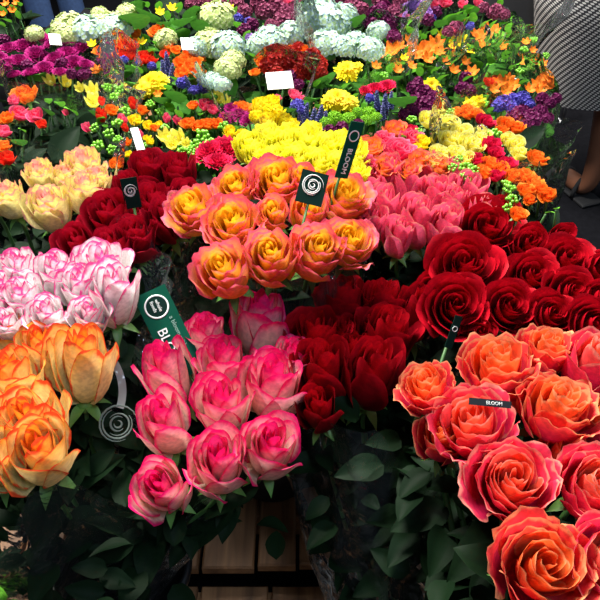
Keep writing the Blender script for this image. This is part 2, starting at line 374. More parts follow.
ORD = ['', 'second', 'third', 'fourth', 'fifth', 'sixth', 'seventh', 'eighth', 'ninth', 'tenth', 'eleventh', 'twelfth', 'thirteenth', 'fourteenth', 'fifteenth', 'sixteenth', 'seventeenth', 'eighteenth', 'nineteenth', 'twentieth']
def positions(items, hfac=.62):
    """items: (px,py,size). returns a phrase per item that tells it from the others of its kind in its bunch"""
    n = len(items)
    if n == 1: return ['']
    idx = sorted(range(n), key=lambda i: items[i][1])
    med = sorted(it[2] for it in items)[n//2]
    rows = [[idx[0]]]; start = items[idx[0]][1]
    for i in idx[1:]:
        if items[i][1]-start > med*hfac: rows.append([i]); start = items[i][1]
        else: rows[-1].append(i)
    out = ['']*n; R = len(rows)
    for r, row in enumerate(rows):
        row.sort(key=lambda i: items[i][0]); K = len(row)
        if R == 1: rn = ''
        elif r == 0: rn = 'back row'
        elif r == R-1: rn = 'front row'
        elif R == 3: rn = 'middle row'
        else: rn = ORD[r]+' row'
        for k, i in enumerate(row):
            if K == 1: pn = 'alone'
            elif k == 0: pn = 'leftmost'
            elif k == K-1: pn = 'rightmost'
            elif K == 3: pn = 'middle one'
            else: pn = ORD[k]+' from left'
            out[i] = (pn+(' in ' if rn else '')+rn)
    return out

used = {}
def uniq(lbl):
    used[lbl] = used.get(lbl, 0)+1
    return lbl

def flower(name, look, where, cat, group, head, m, px, py, size, z, tx, ty, foot, leaves=2, leafsize=.05, part='bloom', spin=None, stem_r=.0028, lm=None, calyx=True, curve=.5, name_petal='outer_petal'):
    p, t = at(px, py, z); D = size*t/F
    me, outs, H = head
    ax = Vector((math.sin(math.radians(ty)), -math.sin(math.radians(tx)), 1)); ax.z = max(.15, math.sqrt(max(0.02, 1-ax.x**2-ax.y**2))); ax.normalize()
    base = p-ax*D*H*.5
    root = empty(name, base)
    tag(root, uniq(look+(', '+where if where else '')), cat, group)
    mt = axis_mtx(ax, random.random()*6.28 if spin is None else spin) @ Matrix.Scale(D, 4)
    hb = put(part, me, root, m, mt)
    for q in outs: put(name_petal, q, hb, m)
    if calyx: put('calyx', CALYX, root, None, mt)
    # stem
    f = foot+Vector((random.uniform(-.03, .03), random.uniform(-.03, .03), 0)) - base
    L = f.length
    p1 = -ax*L*curve*.6; p2 = f+Vector((-f.x*.12, -f.y*.12, L*.25))
    pts = bezpts(-ax*D*.06, p1, p2, f, 9)
    b = MB(); b.tube(pts, stem_r, 6); put('stem', b.mesh('stem', True, M['stem']), root)
    for k in range(leaves):
        s = random.uniform(.10, .5); q = s*9; i = int(q); pp = pts[i].lerp(pts[i+1], q-i)
        a = random.random()*6.28; d = Vector((math.cos(a), math.sin(a), random.uniform(-.1, .5)))
        ls = leafsize*random.uniform(.8, 1.3)
        put('leaf', random.choice(LEAF), root, lm, Matrix.Translation(pp) @ dirmtx(d) @ Matrix.Scale(ls, 4))
    return root

# ------------------------------------------------------------------ foliage mass of a bunch
def foliage(name, label, spots, z0, z1, n, L, m, slim=False, seed=0, spread=.04, foot=None):
    rnd = random.Random(seed); b = MB()
    src = SLIM if slim else [leaf_mb(1, .6, .25, .03, seed+i, .2, 7) for i in range(3)]
    for k in range(n):
        px, py = rnd.choice(spots)[:2]; z = rnd.uniform(z0, z1)
        p, t = at(px, py, z1)
        p = p+Vector((rnd.gauss(0, spread), rnd.gauss(0, spread), 0)); p.z = z
        if foot is not None:
            g = (z1-z)/max(.01, (z1-foot.z)); p.x += (foot.x-p.x)*g*.8; p.y += (foot.y-p.y)*g*.8
        a = rnd.random()*6.28; up = rnd.uniform(-.2, 1.0)
        b.merge(rnd.choice(src), Matrix.Translation(p) @ dirmtx(Vector((math.cos(a), math.sin(a), up))) @ Matrix.Rotation(rnd.uniform(-.7, .7), 4, 'Y') @ Matrix.Scale(L*rnd.uniform(.7, 1.3), 4))
    o = put(name, b.mesh(name, True, m)); tag(o, label, 'foliage', None, 'stuff'); return o

# ------------------------------------------------------------------ cellophane
def sleeve(px, py, z, foot, rtop, label, seed=0, rbot=.05, squash=1.0, hz=None, amp=.05, zcut=.06, a0=0, a1=2*pi, zbot=None):
    rnd = random.Random(seed); b = MB(); top, _ = at(px, py, z); zb = zbot if zbot else foot.z-.05
    ph = [rnd.random()*6.28 for _ in range(6)]; nu = 72; nv = 22
    def fn(u, s):
        a = a0+(a1-a0)*u
        c = Vector((foot.x, foot.y, zb)).lerp(top, s)
        r = rbot+(rtop-rbot)*s**.8
        fl = amp*s*(math.sin(3*a+ph[0])*.5+math.sin(7*a+ph[1]+s*3)*.3+math.sin(13*a+ph[2]+s*7)*.22+math.sin(23*a+ph[3]-s*9)*.12)
        fl += rtop*.10*noise.noise(Vector((math.cos(a)*2.2, math.sin(a)*2.2, s*6+seed)))
        z_ = c.z+s*zcut*(math.sin(2*a+ph[4])+.5*math.sin(5*a+ph[5]))
        return (c.x+(r+fl)*math.cos(a), c.y+(r+fl)*squash*math.sin(a), z_), (s, .5, .5)
    b.grid(fn, nu, nv)
    o = put('cellophane_sleeve', b.mesh('cellophane_sleeve', True, hz or M['cello']))
    tag(o, label, 'flower wrap', 'cellophane sleeves'); return o
# ------------------------------------------------------------------ cards
def text_mesh(txt, size, m, ext=.0004):
    cu = bpy.data.curves.new('lettering', 'FONT'); cu.body = txt; cu.size = size; cu.extrude = ext; cu.align_x = 'LEFT'; cu.align_y = 'CENTER'; cu.resolution_u = 3
    o = bpy.data.objects.new('tmp', cu); COL.objects.link(o); bpy.context.view_layer.update()
    me = bpy.data.meshes.new_from_object(o.evaluated_get(bpy.context.evaluated_depsgraph_get()))
    bpy.data.objects.remove(o); me.materials.clear(); me.materials.append(m); return me
def ring_mb(r0, r1, n=32, z=.0003, c=(0, 0)):
    b = MB(); b.lathe([(r0, 0), (r0, z), (r1, z), (r1, 0)], n, (c[0], c[1], 0)); return b
def card(name, label, cat, a, b_, width, m, yaw=0, roll_to_cam=True, group=None, thick=.0012, pick=True):
    """card whose long axis runs from pixel/height a=(px,py,z) to b_; local x right, y up the card, z outward"""
    A, _ = at(*a); B, _ = at(*b_)
    up = (A-B).normalized(); view = (Vector((0, 0, CH))-(A+B)/2).normalized()
    nrm = (view-up*view.dot(up)).normalized(); nrm = Matrix.Rotation(math.radians(yaw), 3, up) @ nrm
    x = up.cross(nrm); L = (A-B).length
    mt = Matrix((x, up, nrm)).transposed().to_4x4(); mt.translation = A
    root = empty(name, (0, 0, 0)); root.matrix_world = mt; tag(root, label, cat, group)
    b = MB(); b.box(-width/2, width/2, -L, 0, -thick/2, thick/2); put('card', b.mesh('card', False, m), root)
    if pick:
        b = MB(); b.tube([(0, -L*.7, -.004), (0, -L-.10, -.004)], .0018, 6); put('pick', b.mesh('pick', True, M['stem']), root)
    return root, L
def swirl(root, cy, r, m):
    b = MB()
    for k, (rr, st, ln) in enumerate(((1, 0, 5.2), (.80, 2, 5.0), (.60, 4, 4.8), (.40, 1, 4.6), (.2, 3, 5))):
        pts = [(r*rr*(1-.12*q/14)*math.cos(st+ln*q/14), cy+r*rr*(1-.12*q/14)*math.sin(st+ln*q/14), .0010) for q in range(15)]
        b.tube(pts, [r*.055*(math.sin(pi*q/14)*.8+.3) for q in range(15)], 5)
    put('swirl_emblem', b.mesh('swirl_emblem', True, m), root)

def foot_bucket(p, r, label):
    b_ = bucket(300, 300, .55, r, label); C.objects[[o.name for o in C.objects if o.get('label') == label][0]].location = (p.x, p.y, BZ+.001)
    return Vector((p.x, p.y, .55))
# ------------------------------------------------------------------ the near rose bunches
Z = .82
def bunch(key, rows, z, kind, m, look, noun, place, foot, tx=8, fan=60, jit=5, leaves=3, leafsize=.055, part='bloom', hfac=.62, group=None, looks=None, lm=None, stem_r=.0028):
    if group is None: group = noun+' '+place
    pos = positions(rows, hfac)
    cx = sum(r[0] for r in rows)/len(rows); cy = sum(r[1] for r in rows)/len(rows)
    for i, r in enumerate(rows):
        px, py, sz = r[:3]; sz = sz*{'a': 1.14, 'bb': 1.14, 'c': 1.02, 'd': 1.0, 'e': 1.06, 'h': 1.1, 'i': 1.2, 'k': 1.12, 'g': 1.08, 'f': 1.08, 'j': 1.1}.get(key, 1); kd = r[3] if len(r) > 3 and r[3] else kind
        lk = r[4] if len(r) > 4 else look
        dz = r[5] if len(r) > 5 else 0
        mm = M[r[6]] if len(r) > 6 else m
        ty = (px-cx)/fan*10+random.uniform(-jit, jit); tX = tx+(py-cy)/fan*8+random.uniform(-jit, jit)
        vv = V[kd]; h = vv[(i*3+len(key)) % len(vv)]
        flower('rose', lk, (pos[i]+' of ' if pos[i] else '')+noun, 'rose', group, h, mm, px, py, sz, z+dz, tX, ty, foot, leaves, leafsize, part, lm=lm, stem_r=stem_r)

fA = bucket(122, 562, .55, .086, 'black flower bucket below the pink two-tone roses, at bottom left')
fC = bucket(520, 760, .55, .11, 'black flower bucket under the coral roses at bottom right')
def P3(px, py, z): return at(px, py, z)[0]
A = [(206,338,42,'half','small pink rose half open'), (258,326,60,'half','broad pale pink rose half open'), (170,376,54,'bud','tall pink rosebud with cream sides'),
     (224,368,54,'half','pink rose with rolled dark rim'), (272,389,64,'half','wide pink rose with pale lip'), (222,408,60,'half','deep pink rose with pale side'),
     (167,426,56,'bud','pink rosebud with light cream base'), (269,450,62,'half','pale pink rose facing right'), (219,464,62,'half','deep magenta pink rose'),
     (163,490,58,'half','low dark pink rose'), (290,358,38,'half','small cerise rose')]
bunch('a', A, .80, 'half', M['pink'], 'pink rose', 'two-tone pink roses', 'beside the green card', fA, tx=-2, fan=60, leaves=4)
fB = P3(392, 640, .50)
B = [(343,306,52,'half','flat topped dark red rose'), (382,306,46,'half','dark red rose half open'), (419,316,46,'bud','tall dark red rosebud'), (316,343,62,'half','wide pointed dark red rose'),
     (386,338,58,'half','bright lipped dark red rose'), (345,336,38,'half','shaded dark red rose'), (324,376,60,'bud','big dark red rosebud'), (373,377,62,'bud','tall cupped dark red rosebud'), (318,410,44,'bud','low shaded dark red rosebud'), (352,352,36,'half', 'small dark red rose')]
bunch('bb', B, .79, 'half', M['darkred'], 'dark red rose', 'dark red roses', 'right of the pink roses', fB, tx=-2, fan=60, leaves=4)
Cc = [(427,390,60,'frill','small orange-lipped coral rose'), (497,370,80,'frill','open orange coral rose'), (546,352,60,'frill','open coral rose'), (592,368,70,'half','tall coral rose', 0, 'coralpink'),
      (472,428,88,'frill','wide coral red rose', 0, 'coralpink'), (556,411,84,'frill','open salmon orange rose'), (512,484,92,'frill','coral rose with cerise outer petals', 0, 'coralpink'), (594,487,84,'frill','coral rose at right frame edge', 0, 'coralpink'),
      (541,568,102,'frill','largest orange red rose'), (608,562,96,'frill','pinkish coral corner rose', 0, 'coralpink'), (563,455,50,'half','small low coral rose',-.03), (440,440,52,'half','deep coral rose',-.03), (600,420,52,'half','low coral rose', -.03)]
bunch('c', Cc, .86, 'frill', M['coral'], 'open coral rose', 'coral roses', 'at lower right', fC, tx=5, fan=70, leaves=4, stem_r=.0035)
D = [(486,230,66), (466,267,70,'open','wide open red rose'), (455,307,68,'open','large evenly spiralled red rose'), (508,308,58), (532,277,54), (528,247,44,'half','half open red rose'), (566,262,56), (571,294,54), (550,315,50), (598,270,42,'half','half open red rose'),
     (592,325,56), (478,335,40,'half','half open red rose',-.02), (500,212,34,'half','half open red rose',-.01), (560,240,34,'half','half open red rose',-.02), (598,300,40,'half','half open red rose'),(525,338,40,'half','half open red rose',-.03),(432,290,34,'half','half open red rose',-.03)]
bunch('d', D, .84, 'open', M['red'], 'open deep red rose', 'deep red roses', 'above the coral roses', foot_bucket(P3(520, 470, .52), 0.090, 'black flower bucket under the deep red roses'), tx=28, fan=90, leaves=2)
E = [(194,212,56), (236,189,46), (277,184,58), (233,226,60), (273,216,36,'half','small orange pink rose'), (308,214,42,'half','small deep orange rose'), (343,200,58), (348,244,56), (316,254,58,'tallfrill','tall orange rose with pink rim'), (271,260,60,'tallfrill','tall orange rose with pink rim'), (226,274,60,'tallfrill','tall orange rose facing left'), (302,184,36,'half','pale orange rose behind swirl card')]
bunch('e', E, .88, 'frill', M['sunset'], 'open yellow and pink rose', 'orange pink roses', 'at centre', foot_bucket(P3(270, 400, .55), 0.090, 'black flower bucket under the orange pink roses'), tx=20, fan=80, leaves=3, looks=None)
Fv = [(10,200,36), (41,178,34), (50,210,46), (84,172,44), (84,194,40), (66,180,30), (98,182,30), (-14,195,36)]
bunch('f', Fv, .86, 'tallfrill', M['cream'], 'cream yellow rose with pink lip', 'cream yellow roses', 'at left edge', foot_bucket(P3(50, 330, .55), 0.075, 'black flower bucket under the cream yellow roses'), tx=2, fan=80, leaves=2)
G = [(147,172,40), (177,174,40), (153,206,44), (112,222,58,'half','wide crimson rose'), (80,248,46), (114,252,46), (168,222,44,'bud','tall crimson rosebud'), (135,240,46), (100,208,34), (186,198,36), (128,190,34)]
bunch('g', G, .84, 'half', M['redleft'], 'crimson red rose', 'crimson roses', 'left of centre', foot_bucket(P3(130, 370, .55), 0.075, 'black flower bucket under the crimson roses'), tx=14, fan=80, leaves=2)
H_ = [(20,272,42), (58,275,44), (103,272,56,'half','broad white pink rose'), (25,300,44), (80,290,44), (114,298,58,'bud','tall white rose with pink lip'), (48,318,42), (4,290,36), (88,318,40), (-12,312,40), (8,326,34)]
bunch('h', H_, .86, 'half', M['whitepink'], 'white rose edged pink', 'white and pink roses', 'above the flame roses', P3(60, 440, .55), tx=6, fan=80, leaves=2)
I_ = [(12,335,42,'half','small orange rose'), (42,352,48,'half','orange rose half open'), (82,368,62,'bud','tall yellow orange rosebud'), (12,382,56,'half','orange rose with peach side'), (32,424,64,'half','orange rose with hollow heart'), (40,455,70,'half','big rose with red lower petal'), (-6,425,56,'half','orange rose at frame edge'),(-8,465,56,'half','low orange frame edge rose')]
bunch('i', I_, .84, 'half', M['flame'], 'orange yellow rose', 'flame roses', 'at left edge', fA, tx=0, fan=70, leaves=2)
J = [(250,148,32), (268,140,32), (286,150,36), (305,148,38), (328,152,36), (350,158,36), (297,164,34), (340,170,34), (318,168,34), (353,176,30), (342,145,26), (258,158,28), (275,162,30), (312,136,26), (288,136, 24)]
bunch('j', J, .88, 'tallfrill', M['yellow'], 'ruffled bright yellow rose', 'yellow roses', 'behind the centre bunch', foot_bucket(P3(300, 260, .55), 0.080, 'black flower bucket under the bright yellow roses'), tx=12, fan=90, leaves=1)
K = [(390,182,42), (408,190,36), (432,176,36), (434,198,36), (384,212,42), (416,223,44), (446,230,42), (466,198,42), (480,214,32), (366,190,34), (450,180,34), (370,226,36), (452,206,32), (398,238,34)]
bunch('k', K, .84, 'bud', M['salmon'], 'rosy pink bud rose, greenish foot', 'rosy pink roses', 'right of centre', foot_bucket(P3(420, 330, .55), 0.080, 'black flower bucket under the rosy pink roses'), tx=3, fan=90, leaves=2)
L_ = [(370,148,32), (400,152,36,'sprayfrill','hot pink rose'), (396,130,28), (420,160,26), (384,166,28), (440,166,24), (366,166,26,'sprayfrill','hot pink rose'), (412,138,24,'sprayfrill','hot pink rose'), (385,140,24,'sprayfrill','hot pink rose'),(408,170,26)]
hp = [r for r in L_ if len(r) > 4]; ap = [r for r in L_ if len(r) < 5]
bunch('l', ap, .87, 'sprayfrill', M['apricot'], 'small ruffled apricot rose', 'apricot roses', 'behind the rosy pink roses', P3(400, 240, .6), tx=10, leaves=1, leafsize=.04)
bunch('l', hp, .87, 'sprayfrill', M['hotpink'], 'small hot pink rose', 'hot pink roses', 'behind the rosy pink roses', P3(400, 240, .6), tx=10, leaves=1, leafsize=.04)

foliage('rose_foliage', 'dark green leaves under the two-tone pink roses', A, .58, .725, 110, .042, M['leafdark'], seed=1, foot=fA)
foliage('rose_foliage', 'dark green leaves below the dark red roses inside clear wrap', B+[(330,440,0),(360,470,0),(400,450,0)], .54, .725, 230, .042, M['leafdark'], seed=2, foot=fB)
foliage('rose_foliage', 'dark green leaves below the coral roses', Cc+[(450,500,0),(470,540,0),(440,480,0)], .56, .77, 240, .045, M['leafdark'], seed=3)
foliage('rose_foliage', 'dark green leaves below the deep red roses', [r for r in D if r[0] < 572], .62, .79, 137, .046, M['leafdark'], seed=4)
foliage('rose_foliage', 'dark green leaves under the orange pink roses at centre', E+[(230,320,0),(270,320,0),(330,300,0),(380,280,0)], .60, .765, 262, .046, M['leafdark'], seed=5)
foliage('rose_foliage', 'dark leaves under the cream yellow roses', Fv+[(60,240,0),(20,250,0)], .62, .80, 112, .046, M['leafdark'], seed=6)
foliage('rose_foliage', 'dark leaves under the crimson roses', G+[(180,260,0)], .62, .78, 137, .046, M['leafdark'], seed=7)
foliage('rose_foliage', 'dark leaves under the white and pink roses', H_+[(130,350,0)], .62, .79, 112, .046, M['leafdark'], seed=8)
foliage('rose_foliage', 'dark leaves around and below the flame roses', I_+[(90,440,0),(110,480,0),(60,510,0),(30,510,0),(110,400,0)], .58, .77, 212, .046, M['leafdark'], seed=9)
foliage('rose_foliage', 'green leaves beneath the yellow roses', J, .68, .84, 87, .046, M['leafdark'], seed=10)
foliage('rose_foliage', 'green leaves beneath the rosy pink roses', K+[(400,260,0),(430,260,0),(380,250,0)], .62, .78, 137, .046, M['leafdark'], seed=11)
# ------------------------------------------------------------------ heads of the mixed flowers (unit diameter)
def mum(seed, layers=6, per=20, wdt=.07):
    rnd = random.Random(seed); b = MB()
    for L in range(layers):
        f = (L+1)/layers; el = (1-f)*1.25+.05
        for k in range(int(per*(.4+.6*f))):
            ph = 2*pi*k/int(per*(.4+.6*f))+rnd.uniform(-.12, .12)+L*.4; ln = (.22+.28*f)*rnd.uniform(.85, 1.1); e = el+rnd.uniform(-.12, .12)
            def fn(u, s, ph=ph, ln=ln, e=e, f=f):
                u = 2*u-1; r = s*ln*math.cos(e*(1-.5*s)); z = .25*(1-f)+s*ln*math.sin(e*(1-.6*s)); wv = wdt*math.sin(pi*(s*.8+.12))**.6*u
                return (r*math.cos(ph)-wv*math.sin(ph), r*math.sin(ph)+wv*math.cos(ph), z+abs(u)*.012), (s, 1, f)
            b.grid(fn, 2, 4)
    return (b.mesh('petal_head', True, M['gold']), [], .45)
def floret(np_, r, cup=.3, w_=.8, pt=0):
    b = MB()
    for k in range(np_):
        ph = 2*pi*k/np_
        def fn(u, s, ph=ph):
            u = 2*u-1; wv = r*w_*math.sin(pi*min(1, s*.62+.12))**(.8+pt)*(1-s**4*.6)*u*.6
            rr = s*r; z = r*cup*s*s-abs(u)*r*.06
            return (rr*math.cos(ph)-wv*math.sin(ph), rr*math.sin(ph)+wv*math.cos(ph), z), (s, 1-s, .8)
        b.grid(fn, 2, 3)
    return b
def dome(seed, n, fl, lo=-.25, sz=.8, jitter=.12, R=.44):
    rnd = random.Random(seed); b = MB()
    for i in range(n):
        z = 1-(1-lo)*(i+.5)/n; ph = i*2.39996; r = math.sqrt(max(0, 1-z*z))
        d = Vector((r*math.cos(ph), r*math.sin(ph), z)); q = axis_mtx(d+Vector((rnd.gauss(0, .2), rnd.gauss(0, .2), 0)), rnd.random()*6)
        rr = R*(1+rnd.uniform(-jitter, jitter))
        b.merge(fl, Matrix.Translation((d.x*rr, d.y*rr, (d.z*rr)*sz+.35*sz)) @ q)
    return b
HYD = [(dome(i, 130, floret(4, .085, .1, 1.1)).mesh('floret_dome', True, M['hyblue']), [], .7) for i in range(3)]
STOCK = [(dome(i+5, 55, floret(5, .14, .5, 1.1), -.5, .95, .2, .40).mesh('floret_cluster', True, M['magenta']), [], .75) for i in range(3)]
def carn(seed):
    rnd = random.Random(seed); b = MB()
    for i in range(34):
        f = i/33; ph = i*2.4; el = (1-f)*1.4
        def fn(u, s, ph=ph, f=f, sd=rnd.random()*9):
            u = 2*u-1; a = ph+u*.55*(.3+.7*s); e = 1.5-(1.25*f)*s; r = s*(.16+.36*f)*math.cos(1.45*(1-f)*.9)+.03+.1*f*s; z = s*(.60-.28*f)+.04*s*s*math.sin(u*9+sd); r += .05*s*s*math.sin(u*11+sd*2)
            return (r*math.cos(a), r*math.sin(a), z), (s, 1-s, f)
        b.grid(fn, 7, 4)
    return (b.mesh('ruffled_head', True, M['crimson']), [], .6)
CARN = [carn(i) for i in range(3)]
MUM = [mum(i) for i in range(3)]
BUTTON = [(dome(i+20, 80, floret(3, .10, .5, .6), -.2, .8, .05, .42).mesh('button_head', True, M['lime']), [], .65) for i in range(2)]
LILY = []
for i in range(3):
    b = floret(6, .52, .55, .62, .4); c = MB(); c.merge(b, Matrix.Translation((0, 0, .1)))
    c.tube([(0, 0, -.15), (0, 0, .12)], [.03, .07], 6)
    LILY.append((c.mesh('star_bloom', True, M['orange']), [], .3))
BELL = []
for i in range(2):
    b = floret(6, .45, 1.5, .85, .2); BELL.append((b.mesh('bell_bloom', True, M['gold']), [], .7))
def spike(seed):
    b = MB(); rnd = random.Random(seed); fl = floret(5, .10, .8, .9)
    for i in range(46):
        s = i/46; ph = i*2.4; r = .11*(1-s*.8); d = Vector((math.cos(ph), math.sin(ph), .7))
        b.merge(fl, Matrix.Translation((r*math.cos(ph), r*math.sin(ph), s*1.0)) @ axis_mtx(d, rnd.random()*6) @ Matrix.Scale(1-.5*s, 4))
    b.tube([(0, 0, -.1), (0, 0, 1)], .03, 5)
    return (b.mesh('flower_spike', True, M['slate']), [], 1.0)
SPIKE = [spike(i) for i in range(2)]
def berries(seed):
    b = MB(); rnd = random.Random(seed)
    for i in range(9):
        ph = i*2.4; r = .10+.30*math.sqrt(i/9); z = .5-.5*(r)**1+rnd.uniform(-.08, .08); p = (r*math.cos(ph), r*math.sin(ph), z)
        b.sphere(p, .125, 8, 6, 1.15); b.tube([(0, 0, -.2), (p[0]*.7, p[1]*.7, z-.25), (p[0], p[1], z-.1)], .02, 4)
    return (b.mesh('berries', True, M['berry']), [], .5)
BERRY = [berries(i) for i in range(3)]
def leafhead(seed, wd):
    b = leaf_mb(1, wd, .3, 0, seed, .08, 10); c = MB(); c.merge(b, Matrix.Translation((0, -.1, 0)) @ Matrix.Rotation(.95, 4, 'X') )
    return (c.mesh('leaf_blade', True, M['leafmid']), [], .7)
LEAFH = [leafhead(i, .85) for i in range(3)]; LEAFS = [leafhead(i+5, .42) for i in range(3)]

KIND = {  # kind: (object name, look, plural, category, heads, material, part name)
 'hyb': ('hydrangea', 'round pale blue hydrangea head', 'blue hydrangeas', 'hydrangea', HYD, 'hyblue', 'floret_dome'),
 'hyc': ('hydrangea', 'round creamy green hydrangea head', 'cream hydrangeas', 'hydrangea', HYD, 'hycream', 'floret_dome'),
 'mum': ('chrysanthemum', 'bright yellow chrysanthemum', 'yellow chrysanthemums', 'chrysanthemum', MUM, 'gold', 'petal_head'),
 'orr': ('rose', 'orange rose', 'orange roses', 'rose', V['sprayfrill'], 'orange', 'bloom'),
 'scr': ('rose', 'scarlet rose', 'scarlet roses', 'rose', V['spray'], 'scarlet', 'bloom'),
 'hpr': ('rose', 'hot pink rose', 'hot pink roses', 'rose', V['spray'], 'hotpink', 'bloom'),
 'crr': ('rose', 'crimson rose', 'crimson roses', 'rose', V['sprayfrill'], 'crimson', 'bloom'),
 'yer': ('rose', 'lemon yellow rose', 'lemon roses', 'rose', V['spray'], 'lemon', 'bloom'),
 'ysp': ('spray_rose', 'tiny yellow spray rose', 'yellow spray roses', 'spray rose', V['spray'], 'gold', 'bloom'),
 'osp': ('spray_rose', 'tiny orange red spray rose', 'orange spray roses', 'spray rose', V['spray'], 'orange', 'bloom'),
 'rsp': ('spray_rose', 'tiny red spray rose', 'red spray roses', 'spray rose', V['spraybud'], 'scarlet', 'bloom'),
 'psp': ('spray_rose', 'tiny pink spray rose', 'pink spray roses', 'spray rose', V['spraybud'], 'hotpink', 'bloom'),
 'fre': ('freesia', 'yellow freesia bell', 'yellow freesias', 'freesia', BELL, 'lemon', 'bloom'),
 'als': ('alstroemeria', 'orange star lily bloom', 'orange star lilies', 'alstroemeria', LILY, 'orange', 'bloom'),
 'yal': ('alstroemeria', 'yellow star lily bloom', 'yellow star lilies', 'alstroemeria', LILY, 'gold', 'bloom'),
 'car': ('carnation', 'ruffled crimson carnation', 'crimson carnations', 'carnation', CARN, 'crimson', 'ruffled_head'),
 'mag': ('carnation', 'ruffled magenta carnation', 'magenta carnations', 'carnation', CARN, 'magenta', 'ruffled_head'),
 'plu': ('stock_flower', 'dark plum flower cluster', 'plum clusters', 'flower', STOCK, 'plum', 'floret_cluster'),
 'mav': ('stock_flower', 'mauve flower cluster', 'mauve clusters', 'flower', STOCK, 'mauve', 'floret_cluster'),
 'lil': ('stock_flower', 'lilac flower cluster', 'lilac clusters', 'flower', STOCK, 'lilac', 'floret_cluster'),
 'blu': ('stock_flower', 'deep blue flower cluster', 'deep blue clusters', 'flower', STOCK, 'blue', 'floret_cluster'),
 'cel': ('stock_flower', 'dark red flower cluster', 'dark red clusters', 'flower', STOCK, 'celred', 'floret_cluster'),
 'spk': ('veronica', 'slate blue flower spike', 'blue spikes', 'flower', SPIKE, 'slate', 'flower_spike'),
 'but': ('button_chrysanthemum', 'lime green button flower', 'green buttons', 'chrysanthemum', BUTTON, 'lime', 'button_head'),
 'ber': ('berry_sprig', 'sprig of round green berries', 'berry sprigs', 'berry sprig', BERRY, 'berry', 'berries'),
 'yrf': ('rose', 'ruffled golden rose', 'golden roses', 'rose', V['tallfrill'], 'gold', 'bloom'),
 'lef': ('leaf_stem', 'broad fresh green leaf', 'broad leaves', 'leaf', LEAFH, 'leafmid', 'leaf_blade'),
 'slf': ('leaf_stem', 'narrow yellow green leaf', 'narrow leaves', 'leaf', LEAFS, 'leafbright', 'leaf_blade'),
}
def mixed(place, foot, z, spots, tx=6, nl=0, jit=10):
    """spots: {kind: [(px,py,size[,dz]), ...]}"""
    every = []
    for kd, lst in spots.items():
        nm, look, plural, cat, heads, m, part = KIND[kd]
        pos = positions(lst, .8)
        for i, r in enumerate(lst):
            px, py, sz = r[:3]; dz = r[3] if len(r) > 3 else 0
            sz *= 1.15 if kd in ('hyb', 'hyc') else 1
            every.append((px, py, sz))
            lab = (pos[i]+' ' if pos[i] else '')+'in '+place if not pos[i] else pos[i]+' of '+place
            ltx = tx; lc = False
            if kd in ('lef', 'slf'): ltx = -5
            if kd in ('spk',): ltx = 0
            if kd in ('als', 'yal', 'mum', 'fre'): ltx = tx+22
            sp = random.uniform(-.5, .5)+(0 if kd in ('lef', 'slf') else random.random()*6) + (pi if kd in ('lef', 'slf') else 0)
            flower(nm, look, lab, cat, plural+' of '+place, heads[i % len(heads)], M[m], px, py, sz, z+dz, ltx+random.uniform(-jit, jit), random.uniform(-jit, jit)*1.5, foot, nl, .04, part, stem_r=.0018, calyx=kd in ('orr','scr','hpr','crr','yer','ysp','osp','rsp','psp'), spin=sp)
    return every
mixes = []
def F_(px, py): return P3(px, py, .52)
ZM = .84
def mx(place, fpx, z, spots, nleaf=80, L=.05, m='leafmid', **k):
    e = mixed(place, foot_bucket(F_(*fpx), .07, 'black flower bucket under '+place), z, spots, **k)
    foliage('bouquet_foliage', 'green leaves filling '+place, [r for r in e if r[0] < 528], z-.20, z-.035, nleaf, L, M[m], seed=len(mixes)+40, spread=.03)
    mixes.append(place)
mx('the far left bouquet', (10, 260), ZM, {'orr': [(25,95,26), (6,118,18), (4,146,16), (-8,130,20)], 'hpr': [(20,113,20), (36,115,18), (3,131,17), (14,100,14)], 'scr': [(6,158,20), (42,124,12)], 'lef': [(37,74,26,.01), (10,84,24), (50,110,18), (20,140,20)], 'slf': [(30,108,16), (24,128,16)]}, m='leafdark')
mx('the tall freesia bouquet', (75, 230), ZM, {'fre': [(50,80,15), (66,81,17), (80,88,12), (92,90,17), (93,101,19), (72,74,11), (58,72,10)], 'psp': [(87,127,10), (66,112,7)], 'slf': [(60,100,26), (75,108,26), (100,118,22), (48,98,20)]}, 110, m='leafdark')
mx('the berry bouquet', (135, 250), .845, {'rsp': [(102,115,14), (133,103,12), (102,101,9), (125,128,9)], 'osp': [(112,110,14), (143,110,13), (127,142,12), (137,160,13), (116,164,15), (155,128,10)], 'ysp': [(135,120,15), (149,125,13), (159,124,9), (128,154,9), (150,142,9), (147,138,9)], 'psp': [(167,118,10), (177,120,10), (145,155,10), (123,120,12), (140,134,9)],
   'ber': [(120,91,12), (107,88,12), (115,97,12), (125,112,14), (117,124,14), (109,134,14), (98,146,15), (150,105,12), (142,147,12), (112,150,13), (160,112,11), (135,91,10), (155,155,12),(118,140,12),(95,128,12),(165,128,11)], 'lef': [(132,80,30,.01), (118,72,32,.01), (96,112,16)], 'slf': [(170,105,24), (160,96,20), (128,104,16), (140,90,18), (105,124,14), (120,152,14)]}, 120, m='leafdark')
mx('the red carnation bouquet', (205, 270), .85,
   {'fre': [(165,136,18), (178,138,20), (172,144,16), (186,143,12), (219,97,18), (226,101,12)], 'ber': [(202,136,18), (196,146,16), (210,144,16), (224,127,14), (190,152,14), (182,152,14)], 'orr': [(188,123,17), (198,126,15), (208,124,17), (216,124,14), (193,105,13), (243,108,18)], 'car': [(208,152,28), (227,150,30), (218,161,24)], 'ysp': [(230,132,17), (241,134,12)], 'mag': [(228,118,17), (240,114,17), (232,108,14), (248,120,15)], 'hpr': [(206,104,18), (214,109,14)], 'slf': [(180,112,20), (176,128,18), (236,126,14), (200,112,14), (218,138,14)]}, 110)
